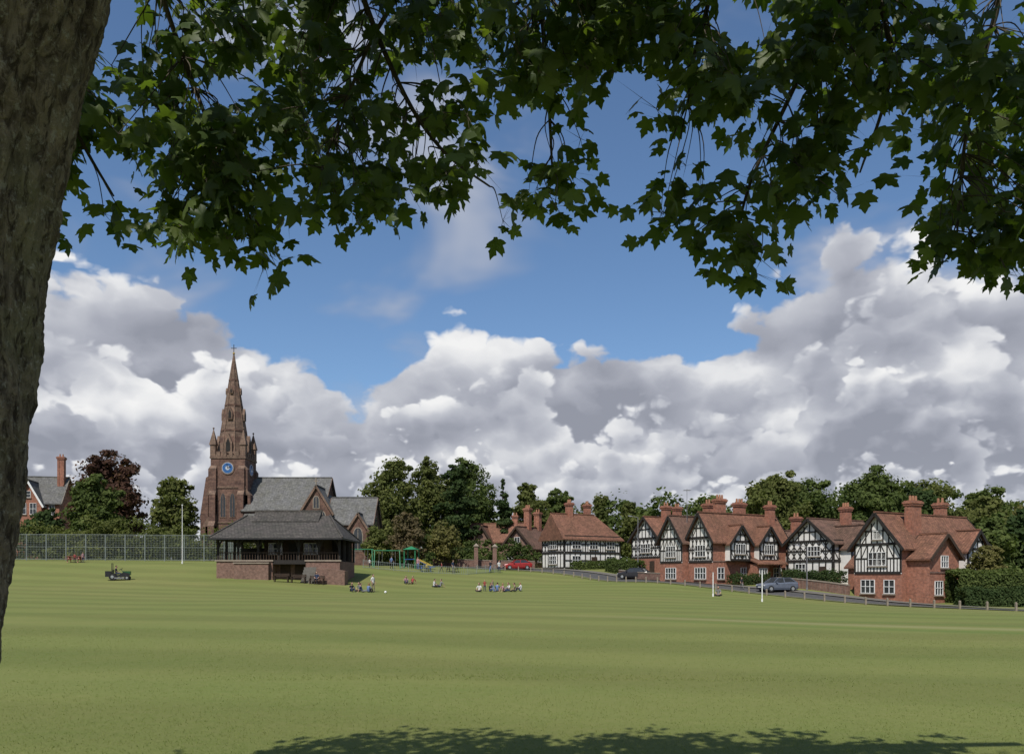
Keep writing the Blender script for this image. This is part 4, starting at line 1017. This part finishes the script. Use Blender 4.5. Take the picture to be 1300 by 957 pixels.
G = Grp('football', (-12.2, 76.8, gz(-12.2, 76.8) + .11)); G.sphere('ball', white_paint, (0, 0, 0), .13, 14, 10)
for q in range(6):
    v = Vector((math.sin(q * 2.1), math.cos(q * 2.1), .6 - .25 * q)).normalized() * .115; G.sphere('patches', black_paint, tuple(v), .03, 6, 4)
G.done(smooth=('ball',))

# ------------------------------------------------------------------ foreground sycamore
bark, nt, p = new_mat('sycamore_bark')
co = nt.coord(); st = nt.vm('MULTIPLY', co, (1., 1., .32))
n1 = nt.noise(st, 16., 6, .7, 1.4); n2 = nt.noise(co, 2.4, 4, .6); n3 = nt.noise(co, 34., 5, .75); n4 = nt.noise(st, 30., 5, .7, .8)
c = nt.mix(nt.rng(n1, .38, .60), (.11, .088, .068), (.36, .30, .225)); c = nt.mix(nt.m('MULTIPLY', nt.rng(n2, .48, .64), .6), c, (.31, .30, .185))
c = nt.mix(nt.m('MULTIPLY', nt.rng(n3, .54, .64), .75), c, (.52, .50, .43)); c = nt.mix(nt.m('MULTIPLY', nt.rng(n4, .48, .38), .85), c, (.055, .042, .033))
nt.set(p.inputs['Base Color'], c); p.inputs['Roughness'].default_value = .95; p.inputs['Specular IOR Level'].default_value = .15
hh = nt.m('ADD', nt.m('MULTIPLY', n4, 1.1), nt.m('ADD', n1, nt.m('MULTIPLY', n3, .6)))
nt.set(p.inputs['Normal'], nt.bump(hh, 1., .04))
syc = bpy.data.objects.new('sycamore_tree', None); scene.collection.objects.link(syc)
zk = np.array([-.2, 0, .4, 1.0, 1.43, 2.0, 2.6, 3.0, 3.41, 4.0, 4.8, 5.6, 6.6])
ex = np.array([-1.50, -1.58, -1.63, -1.63, -1.605, -1.56, -1.49, -1.40, -1.26, -1.10, -.96, -.9, -.85]) - .10
rk = np.array([.62, .55, .46, .40, .38, .37, .37, .38, .40, .38, .32, .26, .18])
NZ, NA = 560, 180; vs = []
for i in range(NZ):
    z = -.2 + 6.8 * i / (NZ - 1); r = np.interp(z, zk, rk); cx = np.interp(z, zk, ex) - r; cy = 2.5 + .08 * math.sin(z * .8)
    for k in range(NA):
        t = 2 * math.pi * k / NA; c_, s_ = math.cos(t), math.sin(t)
        d = noise.fractal(Vector((c_ * 1.3, s_ * 1.3, z * .7)), 1., 2., 3) * .045 + noise.fractal(Vector((c_ * 9, s_ * 9, z * 4.)), .6, 2.1, 5) * .018 + max(0, .5 - z) * .1 * math.sin(t * 5 + .6)
        vs.append((cx + c_ * (r + d), cy + s_ * (r + d), z))
fs = [(i * NA + k, i * NA + (k + 1) % NA, (i + 1) * NA + (k + 1) % NA, (i + 1) * NA + k) for i in range(NZ - 1) for k in range(NA)]
np_mesh('trunk', vs, fs, [bark], parent=syc, smooth=True)
twig_m = nmat('twig_bark', (.09, .075, .05), (.05, .042, .03), 20., detail=1)
brn = Grp('tmp', (0, 0, 0))
def tube(pts, r0, r1, n=8, part='branches'):
    P = [Vector(q) for q in pts]; L = []
    for i in range(len(P) - 1):
        p0, p1, p2, p3 = P[max(i - 1, 0)], P[i], P[i + 1], P[min(i + 2, len(P) - 1)]
        for k in range(6):
            t = k / 6; L.append(.5 * ((2 * p1) + (p2 - p0) * t + (2 * p0 - 5 * p1 + 4 * p2 - p3) * t * t + (3 * p1 - p0 - 3 * p2 + p3) * t ** 3))
    L.append(P[-1]); vs = []; N = len(L)
    for i, q in enumerate(L):
        d = (L[min(i + 1, N - 1)] - L[max(i - 1, 0)]).normalized(); a = d.cross(Vector((.3, .2, .93))).normalized(); b = d.cross(a); r = r0 + (r1 - r0) * i / (N - 1)
        vs += [q + (a * math.cos(2 * math.pi * k / n) + b * math.sin(2 * math.pi * k / n)) * r for k in range(n)]
    brn.add(part, twig_m, vs, [(i * n + k, i * n + (k + 1) % n, (i + 1) * n + (k + 1) % n, (i + 1) * n + k) for i in range(N - 1) for k in range(n)])
    return L
nodes = []
tube([(-1.5, 2.5, 4.5), (-.9, 2.9, 5.1), (.2, 3.2, 5.5), (1.6, 3.35, 5.7), (3.6, 3.6, 5.6)], .17, .07, 12)
tube([(-1.4, 2.5, 5.2), (-2.2, 2.9, 5.3), (-3.4, 3.4, 5.4)], .1, .05, 10); tube([(-1.2, 2.5, 5.6), (-.5, .8, 6.6), (.8, -1., 7.2)], .14, .06, 10)
BR = [[(-1.6, 2.95, 5.2), (-1.75, 3.7, 4.7), (-1.6, 4.15, 4.0), (-1.4, 4.3, 3.5)], [(-.9, 2.95, 5.1), (-.8, 3.9, 4.65), (-.6, 4.2, 4.2), (-.38, 4.3, 3.9), (-.12, 4.3, 3.7)],
      [(.2, 3.2, 5.5), (.15, 4., 4.7), (.2, 4.3, 4.15), (.22, 4.35, 3.8)], [(1., 3.3, 5.6), (1.05, 4., 4.8), (.98, 4.25, 4.4), (.95, 4.3, 4.15)],
      [(1.7, 3.4, 5.7), (1.75, 4., 4.8), (1.5, 4.2, 4.2), (1.28, 4.3, 3.7), (1.2, 4.35, 3.3)], [(2.5, 3.45, 5.65), (2.5, 4., 4.7), (2.4, 4.2, 3.95), (2.4, 4.3, 3.4)],
      [(-2.5, 3.05, 5.3), (-2.5, 3.8, 4.6), (-2.25, 4.1, 3.9), (-2.1, 4.2, 3.6)], [(3.2, 3.6, 5.6), (3.1, 4.1, 4.6), (2.95, 4.3, 3.9)], [(-.2, 3.1, 5.4), (-.35, 3.8, 4.8), (-.75, 4.1, 4.3), (-1.0, 4.2, 3.75)], [(1.75, 4., 4.8), (2.0, 4.2, 4.3), (1.9, 4.35, 3.8)]]
for b in BR: nodes += tube(b, .02, .005, 7)
LOW = np.array([(-3.1, 3.45), (-2.39, 3.47), (-2.08, 3.37), (-1.81, 3.31), (-1.5, 3.30), (-1.33, 3.2), (-1.2, 3.28), (-1.0, 3.36), (-.83, 3.35), (-.62, 3.55), (-.37, 3.42), (-.04, 3.40), (.18, 3.45), (.3, 3.6), (.38, 4.1), (.5, 4.4), (.68, 4.25), (.93, 4.1), (1.02, 4.0), (1.12, 3.72), (1.25, 3.28), (1.39, 3.36), (1.5, 3.45), (1.7, 3.40), (2.0, 3.42), (2.2, 3.40), (2.28, 3.16), (2.7, 3.12), (3.3, 3.12)])
cl = []
tries = 0
while len(cl) < 680 and tries < 8000:
    tries += 1; x = R(-3.0, 3.1); lo = np.interp(x, LOW[:, 0], LOW[:, 1]); z = lo + .06 + (4.95 - lo) * random.random()
    if noise.noise(Vector((x * 2.1 + 5, z * 2.5, 1.3))) < -.13 - .05 * (z - 4): continue
    y = 4.2 + R(-.5, .4)
    cl.append(Vector((x * (y / 4.2 * .5 + .5), y, z + (y - 4.2) * .5)))
for q in [(.8, 3.5), (.87, 3.38), (.95, 3.45), (1.0, 3.6), (.84, 3.6), (.78, 3.42), (.9, 3.3), (1.0, 3.5), (.92, 3.72), (1.1, 3.42), (1.22, 3.2), (1.27, 3.12), (1.3, 3.2), (1.18, 3.28), (1.15, 3.2), (-1.33, 3.22), (-1.36, 3.32), (-1.3, 3.27), (.75, 3.98), (.86, 3.98), (2.25, 3.2), (2.3, 3.27), (2.6, 3.2), (-1.8, 3.38), (-2.05, 3.42), (-.05, 3.45), (.2, 3.52), (.3, 3.7), (.36, 3.85), (-2.2, 3.5), (-1.6, 3.35)]: cl.append(Vector((q[0], 4.2 + R(-.1, .1), q[1] + .05)))
vis_n = len(cl)
up = 0
while up < 520:  # unseen upper canopy of this tree, added to shade the hanging leaves
    x, y, z = R(-5., 5.), R(-3.5, 3.6), R(5., 8.4)
    if z < 2.15 + .78 * y or y + z * .716 > 7.0: continue
    if noise.noise(Vector((x * .6, y * .6, z * .6))) < -.1: continue
    if x < -1.0 and y < 2.4 and random.random() < .75: continue  # added canopy thinned here so sun patches reach the trunk
    cl.append(Vector((x, y, z))); up += 1
half = [(0, .05), (.1, -.03), (.2, -.07), (.4, -.02), (.37, .08), (.34, .17), (.46, .27), (.6, .42), (.52, .48), (.56, .62), (.4, .57), (.2, .55), (.27, .70), (.15, .78), (.1, .88)]
outl = half + [(0, 1.02)] + [(-a, b) for a, b in reversed(half[1:])]
LP = np.array([(0, .34)] + outl); LPz = -np.abs(LP[:, 0]) * .22 - (LP[:, 1] - .3) ** 2 * .35 + .05
LP3 = np.column_stack([LP, LPz]); nl = len(LP3); K = nl - 1
lf = np.array([(0, 1 + k, 1 + (k + 1) % K) for k in range(K)])
Vl = []; Fl = []; cnt = 0
for ci, c0 in enumerate(cl):
    vis = ci < vis_n
    if vis:
        b = min(nodes, key=lambda q: (q - c0).length_squared - .6 * (q.z - c0.z)); mid = (b + c0) / 2 + Vector((R(-.05, .05), R(-.05, .05), .05)); tube([b, mid, c0], .0045, .0018, 4, 'twigs')
    for k in range(random.randint(5, 9) if vis else 9):
        off = Vector((random.gauss(0, .075), random.gauss(0, .07), random.gauss(0, .065))) if vis else Vector((random.gauss(0, .2), random.gauss(0, .2), random.gauss(0, .13)))
        pos = c0 + off
        d = Vector((off.x * 5 + R(-.5, .5), off.y * 4 + R(-.5, .4), R(-1.1, .1))).normalized()
        n = Vector((R(-.7, .7), R(-1.0, .25), R(.1, 1.))).normalized(); n = (n - d * n.dot(d)).normalized(); s = d.cross(n)
        sz = R(.065, .125) if vis else R(.15, .24)
        M = np.array([s, d, n]) * sz; curl = R(.3, 2.2)
        L3 = LP3 * np.array([R(.88, 1.12), 1, curl]); L3 = L3 + np.column_stack([np.zeros(nl), np.zeros(nl), rng.normal(0, .02, nl)])
        Vl.append(L3 @ M + np.array(pos)); Fl.append(lf + cnt); cnt += nl
        if vis: brn.add('petioles', twig_m, [c0, c0 + Vector((.003, 0, .002)), Vector(pos) + d * sz * .1], [(0, 1, 2)])
leaf_m, nt, p = new_mat('sycamore_leaf')
g = nt.n.new('ShaderNodeNewGeometry'); rr = g.outputs['Random Per Island']
c = nt.mix(rr, (.036, .062, .015), (.092, .125, .03))
nt.set(p.inputs['Base Color'], c); p.inputs['Roughness'].default_value = .5; p.inputs['Specular IOR Level'].default_value = .3
tr = nt.n.new('ShaderNodeBsdfTranslucent'); nt.set(tr.inputs['Color'], nt.mix(1., c, (2.2, 2.4, .7), 'MULTIPLY'))
mx = nt.n.new('ShaderNodeMixShader'); mx.inputs[0].default_value = .4
nt.l.new(p.outputs[0], mx.inputs[1]); nt.l.new(tr.outputs[0], mx.inputs[2]); nt.l.new(mx.outputs[0], nt.n['Material Output'].inputs['Surface'])
np_mesh('leaves', np.concatenate(Vl), np.concatenate(Fl), [leaf_m], parent=syc)
brn.done(smooth=('branches', 'twigs'))
for o in list(brn.e.children): o.parent = syc
bpy.data.objects.remove(brn.e)

# ------------------------------------------------------------------ world
w = bpy.data.worlds.new('World'); scene.world = w; w.use_nodes = True; nt = NT(w.node_tree)
try:
    w.cycles.sampling_method = 'MANUAL'; w.cycles.sample_map_resolution = 128
except Exception as ex_: print(ex_)
for n in list(nt.n): nt.n.remove(n)
sd = Vector((-.30, -.95, 0)).normalized(); EL = math.radians(53)
sun_dir = Vector((sd.x * math.cos(EL), sd.y * math.cos(EL), math.sin(EL)))
sky = nt.n.new('ShaderNodeTexSky'); sky.sky_type = 'NISHITA'; sky.sun_disc = False
sky.sun_elevation = EL; sky.sun_rotation = math.atan2(sd.x, sd.y) % (2 * math.pi); sky.air_density = 1.; sky.dust_density = .4; sky.ozone_density = 2.4
dirv = nt.coord('Generated'); x, y, z = nt.sep(dirv)
az = nt.m('ARCTAN2', x, y); r = nt.m('MAXIMUM', nt.m('SQRT', nt.m('ADD', nt.m('MULTIPLY', x, x), nt.m('MULTIPLY', y, y))), .02); t = nt.m('DIVIDE', z, r)
fc = nt.n.new('ShaderNodeFloatCurve'); cu = fc.mapping.curves[0]
TOP = [(-.8, .32), (-.62, .355), (-.528, .358), (-.435, .345), (-.333, .318), (-.2516, .272), (-.176, .258), (-.128, .298), (-.05, .338), (.03, .322), (.079, .30), (.147, .304), (.214, .292), (.2885, .33), (.36, .38), (.4186, .425), (.475, .40), (.557, .33), (.7, .3), (.8, .28)]
cu.points[0].location = (0, TOP[0][1]); cu.points[1].location = (1, TOP[-1][1])
for a_, t_ in TOP[1:-1]: cu.points.new((a_ + .8) / 1.6, t_)
fc.mapping.update(); nt.set(fc.inputs['Value'], nt.rng(az, -.8, .8)); top = fc.outputs[0]
def vor2(v, s, det):
    vo = nt.n.new('ShaderNodeTexVoronoi'); vo.voronoi_dimensions = '2D'; vo.feature = 'F1'; nt.set(vo.inputs['Vector'], v); vo.inputs['Scale'].default_value = s
    vo.inputs['Detail'].default_value = det; vo.inputs['Roughness'].default_value = .5; return vo.outputs['Distance']
LAY = [(1., .09, 6.5, 0.), (.76, .10, 8.5, .02), (.52, .075, 12., .018), (.32, .05, 19., .012), (.17, .03, 30., .006)]
accA = None; accC = None
wcol = nt.vm('SUBTRACT', nt.noise(nt.comb(az, nt.m('MULTIPLY', t, 1.3)), 24., 3, .55, col=True, dim='2D'), (.5, .5, .5))
for i, (f_, amp, S, lowa) in enumerate(LAY):
    sx_ = (i + 1.3) * 3.17; sy_ = (i + 1.3) * 1.91
    v = nt.comb(nt.m('ADD', az, sx_), nt.m('MULTIPLY', nt.m('ADD', t, sy_), 1.35))
    v = nt.vm('ADD', v, nt.vm('SCALE', wcol, scale=.24 / S))
    nA = nt.noise(v, S, 4, .52, dim='2D'); vA = vor2(v, S * 1.9, 2.)
    d0 = nt.m('ADD', nA, nt.m('MULTIPLY', nt.m('SUBTRACT', .45, vA), .5))
    v1 = nt.vm('ADD', v, (-.10 / S, .22 / S, 0.))
    l0 = nt.m('ADD', nA, nt.m('MULTIPLY', vA, -.42))
    l1 = nt.m('ADD', nt.noise(v1, S, 2, .52, dim='2D'), nt.m('MULTIPLY', vor2(v1, S * 1.9, 1.), -.42))
    tl = nt.m('ADD', nt.m('MULTIPLY', top, f_), nt.m('MULTIPLY', nt.m('SUBTRACT', nt.noise(nt.comb(nt.m('ADD', az, i * 5.1), 0.), 5. + i, 1, .5, dim='2D'), .5), lowa * 9))
    e = nt.m('ADD', nt.m('SUBTRACT', tl, t), nt.m('MULTIPLY', nt.m('SUBTRACT', d0, .52), amp * 1.35))
    al = nt.rng(e, -.003, .016 if i < 2 else .013, smooth=True)
    dep = nt.rng(e, .0, .03 + amp * .7, 1., 0.)
    lit = nt.m('MULTIPLY', nt.m('SUBTRACT', l0, l1), 1.05)
    pt = nt.m('MULTIPLY', nt.m('SUBTRACT', nt.noise(nt.comb(nt.m('ADD', az, i * 2.3), nt.m('MULTIPLY', t, 2.)), 4.5, 1, .5, dim='2D'), .5), 1.35)
    sh = nt.m('ADD', nt.m('ADD', nt.m('MULTIPLY_ADD', dep, .55 - .03 * i, .21), lit), pt, clamp=True)
    if accC is None: accC, accA = sh, al
    else:
        accC = nt.m('ADD', nt.m('MULTIPLY', accC, nt.m('SUBTRACT', 1., al)), nt.m('MULTIPLY', sh, al)); accA = nt.m('MAXIMUM', accA, al)
ramp = nt.n.new('ShaderNodeValToRGB'); nt.set(ramp.inputs[0], accC); e = ramp.color_ramp.elements
e[0].position = 0.; e[0].color = (.32, .34, .405, 1); e[1].position = 1.; e[1].color = (.97, .97, .97, 1)
for ps, cc in ((.3, (.43, .45, .52)), (.55, (.58, .60, .66)), (.78, (.83, .84, .865))): q = e.new(ps); q.color = (*cc, 1)
cloudc = nt.mix(nt.rng(t, .0, .14, .45, 0.), ramp.outputs[0], (.54, .58, .66))
v0 = nt.comb(az, nt.m('MULTIPLY', t, 1.6))
wn = nt.noise(v0, 3.3, 4, .52, .3, dim='2D')
wisp = nt.m('MULTIPLY', nt.rng(wn, .49, .70, smooth=True), .7)
upsh = nt.mix(nt.rng(wn, .5, .72), (.38, .42, .54), (.62, .65, .73))
bgs = nt.n.new('ShaderNodeBackground'); nt.l.new(nt.mix(1., sky.outputs[0], (.86, .97, 1.06), 'MULTIPLY'), bgs.inputs[0]); bgs.inputs[1].default_value = .115
bgw = nt.n.new('ShaderNodeBackground'); nt.l.new(upsh, bgw.inputs[0]); bgw.inputs[1].default_value = .85
bgc = nt.n.new('ShaderNodeBackground'); nt.l.new(cloudc, bgc.inputs[0]); bgc.inputs[1].default_value = .92
m1 = nt.n.new('ShaderNodeMixShader'); nt.l.new(wisp, m1.inputs[0]); nt.l.new(bgs.outputs[0], m1.inputs[1]); nt.l.new(bgw.outputs[0], m1.inputs[2])
m2 = nt.n.new('ShaderNodeMixShader'); nt.l.new(accA, m2.inputs[0]); nt.l.new(m1.outputs[0], m2.inputs[1]); nt.l.new(bgc.outputs[0], m2.inputs[2])
ow = nt.n.new('ShaderNodeOutputWorld'); nt.l.new(m2.outputs[0], ow.inputs[0])

sl = bpy.data.lights.new('sun', 'SUN'); sl.energy = 4.7; sl.angle = math.radians(.53); sl.color = (1., .95, .88)
so = bpy.data.objects.new('sun', sl); scene.collection.objects.link(so); so.rotation_euler = sun_dir.to_track_quat('Z', 'Y').to_euler(); so.location = (0, 0, 50)

cam = bpy.data.cameras.new('camera'); co_ = bpy.data.objects.new('camera', cam); scene.collection.objects.link(co_)
cam.lens = 28; cam.sensor_width = 36; cam.shift_y = .194; cam.clip_end = 8000; cam.clip_start = .05
co_.location = (0, 0, 1.6); co_.rotation_euler = (math.radians(90), 0, 0)
scene.camera = co_
scene.view_settings.view_transform = 'Standard'; scene.view_settings.look = 'None'; scene.view_settings.exposure = 0
print('objects', len(bpy.data.objects))
